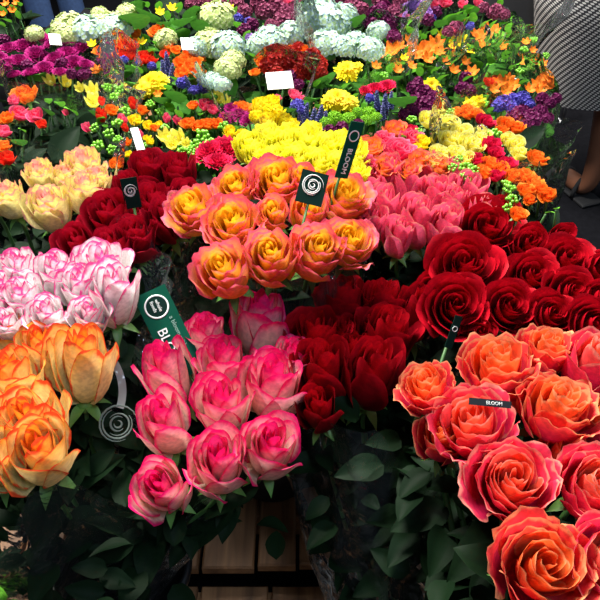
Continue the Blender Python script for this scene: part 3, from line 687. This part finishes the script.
mx('the orange and yellow bouquet', (175, 200), .86, {'mum': [(149,82,32), (158,78,22), (142,88,18)], 'orr': [(182,62,20), (193,66,22), (190,54,18), (182,73,16), (200,58,16), (199,74,14)], 'scr': [(145,57,18), (138,62,12), (152,60,12)], 'spk': [(167,62,20), (163,70,20), (172,72,18), (188,84,18), (205,85,18), (214,80,14)], 'blu': [(182,83,12), (203,88,13), (194,90,10)], 'lef': [(117,72,34), (130,66,28), (177,94,30), (163,98,24), (210,96,20)], 'slf': [(138,50,24), (168,84,22), (175,76,18)], 'als': [(97,70,12), (158,94, 9)]}, 120)
mx('the magenta bouquet', (40, 170), .86, {'mag': [(8,48,17), (24,46,19), (38,38,18), (52,45,20), (36,54,20), (20,60,18), (54,58,19), (8,64,16), (44,68,18), (68,52,18), (80,48,16), (74,62,18), (86,64,14), (30,72,14), (14,74,12), (60,72,14), (0,58,14)], 'plu': [(28,66,14), (62,64,14), (84,74,14), (4,40,12), (72,74,12)]}, 60, m='leafdark')
mx('the yellow button bouquet', (330, 210), .86, {'mum': [(338,97,34), (348,68,27), (330,100,22), (349,101,20), (356,66,14)], 'but': [(335,118,18), (348,119,18), (326,122,15), (369,112,15), (366,120,14), (376,117,13), (358,112,13)], 'yrf': [(262,108,22), (272,104,18), (284,122,19), (268,122,20), (292,126,16), (256,118,15), (277,114, 18)], 'spk': [(306,112,20), (313,118,22), (320,114,20), (326,120,20), (300,119,16), (377,100,20), (385,104,22), (391,100,18), (383,112,17)], 'blu': [(297,105,14), (302,110,10), (370,98,10)], 'hpr': [(295,94,14), (300,98,9), (278,98,10)], 'car': [(376,88,17), (386,87,17), (366,91,12)], 'lef': [(403,97,36,.02), (322,78,34), (334,84,24), (312,96,22), (360,84,18), (290,108,16)], 'slf': [(312,80,24), (344,84,16), (306,100,18), (354,94,15), (318,104,16), (364,104,14), (350,130,14)], 'plu': [(342,128,14), (330,130,12), (358,124,12)]}, 130)
mx('the red celosia bouquet', (290, 150), .87, {'cel': [(270,66,22), (280,60,20), (292,56,20), (304,62,20), (312,56,18), (318,64,20), (290,66,20), (300,72,20), (312,72,18), (276,74,16), (284,54,16), (298,48,14), (322,72,12)], 'orr': [(293,41,14), (262,62,16), (304,50,14), (286,46,12), (255,72,12)], 'plu': [(290,76,12), (306,64,10), (298,84,12)], 'slf': [(316,82,16), (284,84,14)]}, 40, m='leafdark')
HYZ = .88
mx('the hydrangea rows', (280, 120), HYZ, {'hyc': [(68,27,34), (66,33,26), (105,24,30), (34,33,18), (210,42,32), (228,68,26), (216,16,36), (233,60,24), (165,38,22), (118,20,20)], 'hyb': [(88,30,34), (112,30,36), (198,46,22), (228,46,34), (272,40,34), (290,34,30), (258,44,24), (310,18,38), (332,20,38), (322,10,30), (345,14,26), (326,42,32), (344,46,28), (370,48,28), (378,30,22), (356,40,22), (212,80,20), (222,84,18)], 'lef': [(135,17,40,.02), (150,12,34), (182,18,30,.02), (193,14,28), (200,24,24), (182,32,22), (356,20,22), (352,44,22), (204,34,18)], 'slf': [(172,28,18), (246,34,20), (252,52,18)]}, 90)
mx('the orange spray bouquet', (110, 120), .87, {'orr': [(100,50,15), (110,54,16), (118,46,17), (127,48,16), (134,44,14), (157,31,18), (168,46,16), (176,50,12), (106,42,12), (135,34,12)], 'scr': [(122,54,13), (130,56,12), (114,50,11), (165,54,12)], 'yal': [(92,44,10), (142,42,10)], 'slf': [(140,66,26), (150,48,22), (160,44,18), (122,62,18), (146,36,18)], 'blu': [(124,60,9), (152,66,9)]}, 60)
mx('the orange star lily bouquet', (450, 180), .86, {'als': [(392,50,19), (384,54,14), (400,46,12), (410,40,13), (422,52,20), (414,54,16), (430,48,18), (436,43,18), (428,58,14), (440,52,14), (488,32,18), (482,38,16), (494,30,13), (484,46,14), (476,34,11), (520,60,13), (542,64,11), (526,42,9), (454,70,12), (472,72,14), (466,62,10), (398,70,11), (376,66,11), (412,66,10), (446,62,10), (504,48,10), (533,50,8), (460,30,10)], 'yal': [(458,40,18), (464,46,12), (452,46,10), (442,34,10), (404,58,9), (470,54,9)], 
   'slf': [(378,44,20), (388,38,20), (402,34,22), (414,30,22), (446,36,20), (446,54,22), (402,60,20), (390,66,22), (374,72,20), (420,70,20), (434,68,20), (450,60,20), (470,44,20), (498,40,22), (506,52,24), (492,58,22), (480,62,20), (512,64,20), (530,56,16), (424,34,18), (500,22,20), (508,32,16), (368,58,18), (466,76,18), (406,48,16), (440,76,16)], 'lef': [(478,56,24), (456,54,18), (506,40,20), (396,76,18), (500,72,18)], 'ber': [(524,50,10), (534,40,9), (520,72,10), (384,76,11), (546,56,9), (388,58,10)]}, 220, m='leafbright', L=.042)
mx('the blue and orange bouquet', (490, 220), .85, {'als': [(500,82,15), (506,91,15), (513,85,14), (509,79,12), (538,84,15), (530,89,13), (547,86,12), (494,89,12), (540,91,12)], 'scr': [(490,82,13), (496,78,10)], 'blu': [(504,102,16), (514,100,16), (522,99,16), (498,106,14), (512,108,13), (530,104,10)], 'plu': [(466,78,14), (462,88,14), (542,98,13), (550,103,12), (556,98,11), (522,114,20), (532,120,18), (512,120,16), (540,112,16), (526,126,16), (470,90,12), (548,118,12)], 'mum': [(432,85,22), (437,92,14)], 'lef': [(458,96,22), (476,84,20)], 'slf': [(478,100,20), (484,96,18), (490,108,16), (476,112,16), (522,80,16)], 'ber': [(484,104,13), (476,108,12)], 'yal':[(470,104,15),(480,100,11)]}, 120, m='leafmid')
mx('the plum cluster bouquet', (420, 200), .86, {'plu': [(414,88,15), (424,92,17), (434,98,17), (426,104,17), (416,100,16), (436,108,14), (412,110,14), (424,114,14), (442,102,12), (418,82,11), (404,114,12)], 'slf': [(396,112,16), (440,92,14)]}, 60, m='leafdark')
mx('the lemon rose bouquet', (490, 290), .87, {'yer': [(430,120,24), (452,126,26), (462,134,26), (450,140,26), (472,146,28), (456,154,24), (440,154,26), (482,138,20), (516,146,24), (508,140,18), (520,154,18), (436,162,24), (466,160,20), (444,130,18)], 'ysp': [(422,142,20), (416,148,12)], 'crr': [(486,122,19), (492,146,22), (476,160,20), (508,165,22), (496,154,18), (412,130,16), (496,176,18)], 'orr': [(508,124,20), (516,128,18), (502,130,14), (468,112,20), (458,112,14), (478,114,16), (538,158,22), (490,164,22), (484,172,20), (534,182,20), (526,190,20), (540,190,18), (548,196,18), (518,214,20), (500,170,20), (512,176,20), (524,176,20), (530,200,14)],
   'ber': [(466,168,17), (458,160,13), (474,172,16), (452,168,13), (466,178,15), (496,134,14), (488,134,12), (446,116,13), (440,112,11), (412,120,12), (452,112,10), (510,190,15), (512,200,15), (506,184,12), (508,208,13), (418,132,11)], 'mum': [(470,104,16), (480,100,14)], 'slf': [(556,206,15), (548,210,14), (528,168,14), (424,112,14), (404,136,14)]}, 130, m='leafdark')
mx('the rear purple row', (400, 90), .88, {'plu': [(376,14,18), (388,24,18), (384,8,16), (372,24,14), (428,20,14), (394,36,14), (244,30,14), (252,24,13), (260,34,12), (436,12,12)], 'lil': [(422,8,17), (418,18,15), (426,14,14), (250,38,10), (414,6,12)], 'mav': [(264,12,18), (276,8,20), (288,12,18), (282,20,18), (296,20,16), (272,26,16), (298,6,16), (258,4,16), (395,12,17), (404,20,15), (400,4,16), (352,4,16), (362,10,16), (244,12,16), (236,4,16), (380,0,16), (308,-2,16), (456,28,16), (448,32,12), (496,12,17), (504,14,12), (484,8,12), (340,-2,14), (328,-6,16), (206,2,14), (220,0,14), (192,4,14)], 'hpr': [(446,2,14), (440,-2,14), (434,4,11), (452,30,10), (462,4,11), (478,2,12), (286,0,12)], 'blu': [(249,22,10), (238,18,10), (432,18,9), (470,26,9)],
   'slf': [(238,22,22), (226,12,18), (474,16,22), (462,20,22), (482,22,20), (410,28,18), (446,16,20), (466,10,18), (372,38,16), (434,30,16), (490,24,16), (418,32,14), (178,6,20), (168,14,18), (158,4,20), (456,12,18), (508,26,16), (500,2,16), (146,2,18), (234,10,16), (268,36,14)], 'lef': [(454,18,24), (472,8,20), (136,4,24), (164,22,20), (440,22,18)], 'yal': [(172,8,11), (160,12,10), (230,8,9)], 'hyc':[(126,12,20), (100,14,18)]}, 150, m='leafdark')
mx('the upper left corner plants', (8, 60), .84, {'als': [(6,4,9), (12,10,8), (3,14,7), (16,3,7)], 'slf': [(4,8,18), (14,6,18), (8,18,16), (2,22,16), (18,14,14), (20,2,14)]}, 40, m='leafdark')
foliage('bouquet_foliage', 'dark stems and leaves inside wraps at upper left', [(30,150,0),(60,120,0),(70,140,0),(50,160,0),(80,150,0),(20,165,0),(100,165,0)], .66, .81, 110, .06, M['leafdark'], seed=90, spread=.02)
foliage('bouquet_foliage', 'dark leaves low behind the orange pink roses', [(180,170,0),(240,165,0),(230,180,0),(150,160,0),(120,150,0)], .66, .80, 90, .05, M['leafdark'], seed=91, spread=.02)
foliage('bouquet_foliage', 'dark leaves low under the back mixed rows', [(60,60,0),(160,60,0),(260,60,0),(340,70,0),(420,50,0),(480,50,0),(300,20,0),(200,20,0),(420,15,0),(480,90,0)], .66, .80, 420, .06, M['leafdark'], seed=92, spread=.08)

# ------------------------------------------------------------------ wraps
sleeve(222, 412, .745, fA, .105, 'clear cellophane sleeve around the two-tone pink roses', 1, rbot=.045, amp=.02)
sleeve(372, 380, .73, fB, .13, 'big clear cellophane sleeve around the dark red roses', 2, rbot=.06, amp=.03)
sleeve(40, 445, .76, Vector((fA.x-.06, fA.y, fA.z)), .14, 'clear cellophane sleeve spreading below the flame roses', 3, rbot=.05, amp=.025)
sleeve(72, 300, .80, P3(60, 440, .55), .125, 'clear cellophane sleeve around the white and pink roses', 4, amp=.02, hz=M['cellohazy'])
sleeve(270, 228, .83, P3(270, 400, .55), .14, 'clear cellophane sleeve around the orange pink roses', 5, amp=.02)
sleeve(425, 205, .80, P3(420, 330, .55), .11, 'clear cellophane sleeve around the rosy pink roses', 6, amp=.02)
sleeve(488, 165, .86, P3(490, 290, .55), .10, 'clear cellophane sleeve around the lemon rose bouquet', 7, amp=.02)
sleeve(250, 74, .90, P3(260, 150, .55), .10, 'clear cellophane sleeve beside the red celosia bouquet', 8, amp=.02, zcut=.03, hz=M['cellohazy'])
sleeve(75, 62, .885, P3(60, 170, .55), .12, 'clear cellophane sleeve around the magenta bouquet', 9, amp=.02, zcut=.02, hz=M['cellohazy'])
sleeve(492, 92, .87, P3(470, 200, .55), .14, 'wide clear cellophane sleeve at the right table end', 10, amp=.03)
sleeve(478, 12, .90, P3(460, 100, .55), .16, 'clear cellophane sleeve at the rear right corner', 11, amp=.03, hz=M['cellohazy'])
sleeve(60, 110, .85, P3(70, 230, .55), .14, 'clear cellophane sleeve around the tall freesia bouquet', 12, amp=.02, hz=M['cellohazy'])
sleeve(52, 188, .82, P3(50, 330, .55), .11, 'clear cellophane sleeve around the cream yellow roses', 13, amp=.02)
sleeve(360, 20, .93, P3(350, 120, .55), .13, 'clear cellophane sleeve around the rear blue hydrangeas', 14, amp=.02, hz=M['cellohazy'])

# ------------------------------------------------------------------ cards
def circle_logo(root, cy, r, txt, m):
    put('ring_emblem', ring_mb(r*.86, r, z=.0011).mesh('ring_emblem', True, m), root)
    for k, tx_ in enumerate(txt):
        put('lettering', text_mesh(tx_, r*.62, m), root, None, Matrix.Translation((-r*.10+r*.42*(.5-k)*1.1, cy*0+r*.62, .0011)) @ Matrix.Rotation(-pi/2, 4, 'Z'))
c1, L1 = card('plant_card', 'long green care card with white ring emblem left of the pink roses', 'card', (149, 291, .86), (190, 375, .79), .040, M['tag'])
rg = ring_mb(.0125, .0145, z=.0011, c=(0, -.021)); put('ring_emblem', rg.mesh('ring_emblem', True, M['print']), c1)
put('emblem_disc', ring_mb(.0, .0122, z=.0008, c=(0, -.021)).mesh('emblem_disc', False, M['tagdark']), c1)
R90 = Matrix.Rotation(-pi/2, 4, 'Z')
put('lettering', text_mesh('whole', .0062, M['print']), c1, None, Matrix.Translation((.0028, -.0128, .0012)) @ R90)
put('lettering', text_mesh('foods', .0062, M['print']), c1, None, Matrix.Translation((-.0036, -.0128, .0012)) @ R90)
put('lettering', text_mesh('a bloom with', .0075, M['printfaint']), c1, None, Matrix.Translation((.010, -.038, .0010)) @ R90)
tm = text_mesh('BLOOM', .0165, M['print'], .0006); put('lettering', tm, c1, None, Matrix.Translation((-.007, -.047, .0012)) @ R90)
for (a, b_, wd, lb) in (((316, 172, .945), (308, 204, .915), .034, 'dark green card with white swirl emblem among the orange pink roses'), ((128, 178, .90), (134, 208, .86), .022, 'dark green card with white swirl emblem among the crimson roses')):
    cc, L = card('plant_card', lb, 'card', a, b_, wd, M['tagdark']); swirl(cc, -L*.42, min(wd*.40, L*.40), M['print'])
c4, L4 = card('plant_card', 'narrow green card standing in the bright yellow roses', 'card', (358, 122, .99), (341, 178, .92), .020, M['tag'], yaw=35)
put('ring_emblem', ring_mb(.006, .0075, z=.0011, c=(0, -.018)).mesh('ring_emblem', True, M['print']), c4)
put('lettering', text_mesh('BLOOM', .010, M['print'], .0006), c4, None, Matrix.Translation((0, -.034, .0011)) @ R90)
c5, L5 = card('plant_card', 'small dark card lying across the coral roses', 'card', (469, 401, .90), (511, 405, .895), .0065, M['bucket'], pick=False)
put('lettering', text_mesh('BLOOM', .0045, M['print'], .0004), c5, None, Matrix.Translation((0, -.016, .0010)) @ R90)
c6, L6 = card('plant_card', 'small dark green card edge-on in the deep red roses', 'card', (459, 316, .88), (448, 348, .85), .009, M['tagdark'], yaw=30)
put('ring_emblem', ring_mb(.0025, .0033, z=.0011, c=(0, -.015)).mesh('ring_emblem', True, M['print']), c6)
for (a, b_, wd, lb) in (((278, 72, .93), (281, 89, .915), .042, 'blank white paper label by the red celosia bouquet'), ((134, 128, .885), (141, 150, .87), .012, 'narrow white paper label in the berry bouquet'), ((54, 34, .93), (56, 45, .92), .020, 'small white paper label over the magenta carnations'),
                     ((186, 38, .93), (188, 50, .92), .020, 'small white paper label above the orange roses')):
    card('paper_label', lb, 'label', a, b_, wd, M['paper'], yaw=10, pick=False)
wrap_ = [o for o in C.objects if o.get('label', '').endswith('sleeve around the white and pink roses')][0]
def facing(px, py, z):
    p, _ = at(px, py, z); n_ = (Vector((0, 0, CH))-p).normalized(); x_ = Vector((1, 0, 0)); x_ = (x_-n_*x_.dot(n_)).normalized()
    mt_ = Matrix((x_, n_.cross(x_), n_)).transposed().to_4x4(); mt_.translation = p; return mt_
b = MB(); b.grid(lambda u, s: (((.058+.009*s)*math.cos(2.0-2.3*u), (.058+.009*s)*math.sin(2.0-2.3*u), -.012*math.sin(pi*u)), (.5, .5, .5)), 40, 2)
put('printed_band', b.mesh('printed_band', True, cello_mat('milky_print', .30, (.8, .85, .82))), wrap_, None, facing(66, 392, .80))
swirl(wrap_, 0, .021, simple('pale_print', (.14, .20, .17), .5)); wrap_.children[-1].matrix_local = facing(118, 424, .795)
# bright leaf cluster at the bottom left corner
e = []
for k, (px, py, sz) in enumerate([(-4, 592, 40), (8, 598, 36), (2, 606, 34)]):
    flower('leaf_stem', ['bright green pointed leaf', 'bright green leaf lowest', 'bright green leaf behind'][k], 'at the bottom left corner', 'leaf', None, LEAFH[k], M['leafbright'], px, py, sz, .66, -5, -20+20*k, P3(0, 680, .45), 0, .04, 'leaf_blade', stem_r=.002, calyx=False, spin=pi+k-1)

# ------------------------------------------------------------------ people
def body(name, x, y, yaw, H, skin, stride=.0, lean=0):
    """one continuous skinned body standing at x,y ; facing -y before yaw"""
    k = H/1.68
    J = {'pelvis': (0, 0, .92), 'waist': (0, .005, 1.06), 'chest': (0, .0, 1.25), 'neck0': (0, .01, 1.40), 'neck1': (0, 0, 1.47), 'head0': (0, -.01, 1.53), 'head1': (0, -.005, 1.60), 'head2': (0, 0, 1.655)}
    Rr = {'pelvis': .135, 'waist': .115, 'chest': .13, 'neck0': .065, 'neck1': .048, 'head0': .068, 'head1': .085, 'head2': .058}
    E_ = [('pelvis', 'waist'), ('waist', 'chest'), ('chest', 'neck0'), ('neck0', 'neck1'), ('neck1', 'head0'), ('head0', 'head1'), ('head1', 'head2')]
    for s, sg in (('l', 1), ('r', -1)):
        st = stride*sg
        J.update({'hip'+s: (.09*sg, 0, .86), 'thigh'+s: (.095*sg, -st*.3, .68), 'knee'+s: (.095*sg, -st*.6, .48), 'calf'+s: (.095*sg, -st*.7+.015, .34), 'shin'+s: (.095*sg, -st*.9+.01, .18), 'ankle'+s: (.095*sg, -st, .075), 'heel'+s: (.095*sg, -st-.02, .045), 'ball'+s: (.10*sg, -st-.13, .03), 'toe'+s: (.10*sg, -st-.18, .022),
                  'sh'+s: (.17*sg, 0, 1.37), 'elb'+s: (.23*sg, .02, 1.10), 'fore'+s: (.215*sg, -.10, 1.10), 'wri'+s: (.19*sg, -.21, 1.13), 'palm'+s: (.185*sg, -.265, 1.145)})
        Rr.update({'hip'+s: .095, 'thigh'+s: .078, 'knee'+s: .054, 'calf'+s: .055, 'shin'+s: .038, 'ankle'+s: .032, 'heel'+s: .034, 'ball'+s: .034, 'toe'+s: .018, 'sh'+s: .055, 'elb'+s: .040, 'fore'+s: .036, 'wri'+s: .024, 'palm'+s: .030})
        E_ += [('pelvis', 'hip'+s), ('hip'+s, 'thigh'+s), ('thigh'+s, 'knee'+s), ('knee'+s, 'calf'+s), ('calf'+s, 'shin'+s), ('shin'+s, 'ankle'+s), ('ankle'+s, 'heel'+s), ('heel'+s, 'ball'+s), ('ball'+s, 'toe'+s), ('neck0', 'sh'+s), ('sh'+s, 'elb'+s), ('elb'+s, 'fore'+s), ('fore'+s, 'wri'+s), ('wri'+s, 'palm'+s)]
        for fi in range(5):
            a = (fi-1.5)*.018; ln = [.062, .07, .066, .052, .045][fi]
            if fi == 4: q = [(.165*sg, -.27, 1.165), (.155*sg, -.295, 1.175)]
            else: q = [((.19+a*.9)*sg, -.30, 1.145), ((.188+a*1.1)*sg, -.30-ln, 1.135)]
            for z_, p in enumerate(q): J['f%s%d%d' % (s, fi, z_)] = p; Rr['f%s%d%d' % (s, fi, z_)] = .009-.0015*z_
            E_ += [('palm'+s, 'f%s%d0' % (s, fi)), ('f%s%d0' % (s, fi), 'f%s%d1' % (s, fi))]
    names = list(J); me = bpy.data.meshes.new(name+'_body')
    me.from_pydata([Vector(J[n])*k for n in names], [(names.index(a), names.index(b_)) for a, b_ in E_], []); me.materials.append(skin)
    o = bpy.data.objects.new('body', me); COL.objects.link(o)
    sk = o.modifiers.new('skin', 'SKIN'); sl = me.skin_vertices
    if not sl: me.attributes  # layer is made by the modifier
    bpy.context.view_layer.objects.active = o
    if not me.skin_vertices: bpy.ops.mesh.customdata_skin_add()
    for i, n in enumerate(names):
        r = Rr[n]*k; me.skin_vertices[0].data[i].radius = (r, r); me.skin_vertices[0].data[i].use_root = n == 'pelvis'
    ss = o.modifiers.new('sub', 'SUBSURF'); ss.levels = 2; ss.render_levels = 2; sk.use_smooth_shade = True
    bpy.context.view_layer.update()
    nm = bpy.data.meshes.new_from_object(o.evaluated_get(bpy.context.evaluated_depsgraph_get())); nm.materials.clear(); nm.materials.append(skin)
    bpy.data.objects.remove(o)
    root = empty(name, (x, y, 0)); root.rotation_euler.z = yaw
    put('body', nm, root); return root, J, k
def ellip_tube(rows, n=40, m=None, name='cloth', fold=0, seed=0):
    """rows: (z, rx, ry, cx, cy)"""
    b = MB(); rnd = random.Random(seed); ph = rnd.random()*6
    def fn(u, s):
        q = s*(len(rows)-1); i = min(int(q), len(rows)-2); t = q-i; r = [rows[i][j]*(1-t)+rows[i+1][j]*t for j in range(5)]
        a = 2*pi*u; w_ = 1+fold*s*(math.sin(5*a+ph)+.6*math.sin(9*a+ph*2))
        return (r[3]+r[1]*w_*math.cos(a), r[4]+r[2]*w_*math.sin(a), r[0]), (.5, .5, .5)
    b.grid(fn, n, 18); return b.mesh(name, True, m)
skin = simple('brown_skin', (.30, .12, .065), .45, nscale=14, namt=.1)
def skirt_mat():
    m, n, l = mat('black_white_woven_cloth')
    out = n.new('ShaderNodeOutputMaterial'); bs = n.new('ShaderNodeBsdfPrincipled'); l.new(bs.outputs[0], out.inputs[0]); bs.inputs['Roughness'].default_value = .8
    tc = n.new('ShaderNodeTexCoord'); sx = n.new('ShaderNodeSeparateXYZ'); l.new(tc.outputs['Object'], sx.inputs[0])
    def math_(op, a, b_=None):
        x = n.new('ShaderNodeMath'); x.operation = op
        for i, v in enumerate((a, b_)):
            if v is None: continue
            if isinstance(v, (int, float)): x.inputs[i].default_value = v
            else: l.new(v, x.inputs[i])
        return x.outputs[0]
    ang = math_('MULTIPLY', math_('ARCTAN2', sx.outputs[1], sx.outputs[0]), 60.0)
    zz = math_('MULTIPLY', sx.outputs[2], 560.0)
    v = math_('MULTIPLY', math_('SINE', math_('ADD', ang, math_('MULTIPLY', zz, .5))), math_('SINE', math_('SUBTRACT', zz, 0)))
    g = math_('GREATER_THAN', v, .18)
    mxn = n.new('ShaderNodeMix'); mxn.data_type = 'RGBA'; l.new(g, mxn.inputs[0]); mxn.inputs[6].default_value = (.025, .025, .03, 1); mxn.inputs[7].default_value = (.62, .60, .58, 1)
    l.new(mxn.outputs[2], bs.inputs['Base Color']); return m
pw = at(584, 197, 0)[0]
woman, J, k = body('person', pw.x-.125, pw.y+.02, math.radians(200), 1.68, skin, stride=.08)
tag(woman, 'woman in a black and white patterned skirt and black sandals walking away', 'person')
put('skirt', ellip_tube([(1.05, .15, .12, 0, 0), (.92, .225, .165, -.005, 0), (.70, .245, .19, -.03, 0), (.55, .225, .18, -.05, 0), (.40, .20, .165, -.065, 0)], 48, skirt_mat(), 'skirt', .03), woman)
cloth = simple('black_cloth', (.012, .012, .014), .8, nscale=30)
put('top', ellip_tube([(1.43, .08, .06, 0, .01), (1.38, .17, .10, 0, 0), (1.25, .18, .14, 0, 0), (1.08, .155, .13, 0, 0), (.98, .19, .155, 0, 0)], 40, cloth, 'top', .01), woman)
b = MB(); b.sphere((0, .015, 1.61), .108, 18, 12, 1.1); b.sphere((0, .10, 1.60), .05, 12, 8)
put('hair', b.mesh('hair', True, simple('black_hair', (.008, .006, .005), .5)), woman)
for sg in (1, -1):
    st = .08*sg; b = MB(); b.box(.10*sg-.045, .10*sg+.045, -st-.21, -st+.045, .001, .014, bev=.004); put('sandal_sole', b.mesh('sandal_sole', False, cloth), woman)
for sg in (1, -1):
    st = .08*sg
    for (dy, r, z0) in ((-.13, .044, .028), (-.02, .046, .062)):
        b = MB(); pts = [(.10*sg+r*math.cos(t), -st+dy, .012+(z0+.018)*math.sin(t)) for t in [pi*q/10 for q in range(11)]]; b.tube(pts, .009, 6); put('sandal_strap', b.mesh('sandal_strap', True, cloth), woman)
# hanging black jacket behind the table end: second person seen in black
pj = at(515, 118, 0)[0]
# shopping bag of the woman
bag = tag(empty('shoulder_bag', (0, 0, 0)), 'large black shoulder bag hanging beside the patterned skirt', 'bag')
bp_, _ = at(520, 12, .62); b = MB()
def bagfn(u, s):
    a = 2*pi*u; e = .6
    cx_, cy_ = math.cos(a), math.sin(a); rx = .15*(1-.12*s); ry = .07*(1-.5*s**2)
    x = rx*abs(cx_)**e*math.copysign(1, cx_); y = ry*abs(cy_)**e*math.copysign(1, cy_)
    if s < .04: x *= .0; y *= .0
    return (bp_.x+x, bp_.y+y, bp_.z-.12+.36*max(0, s-.04)+.01*math.sin(a*3+s*8)), (.5, .5, .5)
b.grid(bagfn, 36, 24); put('bag_body', b.mesh('bag_body', True, cloth), bag)
b = MB(); pts = [(bp_.x-.09+.18*q/12, bp_.y, bp_.z+.215+.30*math.sin(pi*q/12)) for q in range(13)]; b.tube(pts, .008, 6); put('strap', b.mesh('strap', True, cloth), bag)
# wire rack on the floor
wr, _ = at(545, 150, .02); metal = simple('steel_wire', (.6, .6, .62), .3, 1)
rack = tag(empty('wire_rack', (0, 0, 0)), 'low steel wire rack on the floor behind the table end', 'rack')
X0, X1, Y0, Y1, ZT = wr.x-.22, wr.x+.14, wr.y+.25, wr.y+.55, .20
b = MB()
for z_ in (.004, ZT):
    for k_ in range(9): x = X0+(X1-X0)*k_/8; b.tube([(x, Y0, z_), (x, Y1, z_)], .003, 5)
    for y in (Y0, (Y0+Y1)/2, Y1): b.tube([(X0, y, z_), (X1, y, z_)], .004, 5)
put('wire_shelf', b.mesh('wire_shelf', True, metal), rack)
b = MB()
for y in (Y0, Y1):
    for k_ in range(8): xa = X0+(X1-X0)*k_/8; xb = X0+(X1-X0)*(k_+1)/8; b.tube([(xa, y, .004), (xb, y, ZT)] if k_ % 2 == 0 else [(xa, y, ZT), (xb, y, .004)], .003, 5)
put('wire_side', b.mesh('wire_side', True, metal), rack)
for x in (X0, X1):
    for y in (Y0, Y1): b = MB(); b.tube([(x, y, .0), (x, y, ZT+.02)], .006, 6); put('leg', b.mesh('leg', True, metal), rack)
# shopper in jeans at the upper left
pj = at(47, 8, .15)[0]
man, J, k = body('person', pj.x, pj.y+.1, math.radians(80), 1.78, simple('tan_skin', (.5, .27, .18), .5), stride=.04)
tag(man, 'shopper in blue jeans standing behind the table at upper left', 'person')
jeans = simple('blue_denim', (.035, .075, .19), .8, nscale=80, namt=.4)
for sg in (1, -1):
    x = .10*sg; st = .04*sg
    put('trouser_leg', ellip_tube([(.98, .095, .13, x*.9, 0), (.72, .09, .095, x, -st*.3), (.50, .066, .07, x, -st*.6), (.30, .058, .064, x, -st*.8), (.07, .056, .07, x, -st-.01)], 28, jeans, 'trouser_leg', .01, 3), man)
    b = MB(); b.sphere((.106*sg, -st-.08, .045), .052, 14, 8, .75); b.v = [(v[0], (v[1]+st+.08)*2.5-st-.08, v[2]) for v in b.v]; put('shoe', b.mesh('shoe', True, cloth), man)
put('shirt', ellip_tube([(1.52, .085, .06, 0, .01), (1.46, .19, .11, 0, 0), (1.30, .20, .145, 0, 0), (1.10, .175, .14, 0, 0), (.94, .19, .15, 0, 0)], 40, simple('grey_cloth', (.08, .08, .09), .8), 'shirt', .01), man)
b = MB(); b.sphere((0, .015, 1.72), .108, 18, 12, 1.05); put('hair', b.mesh('hair', True, simple('brown_hair', (.03, .015, .008), .5)), man)
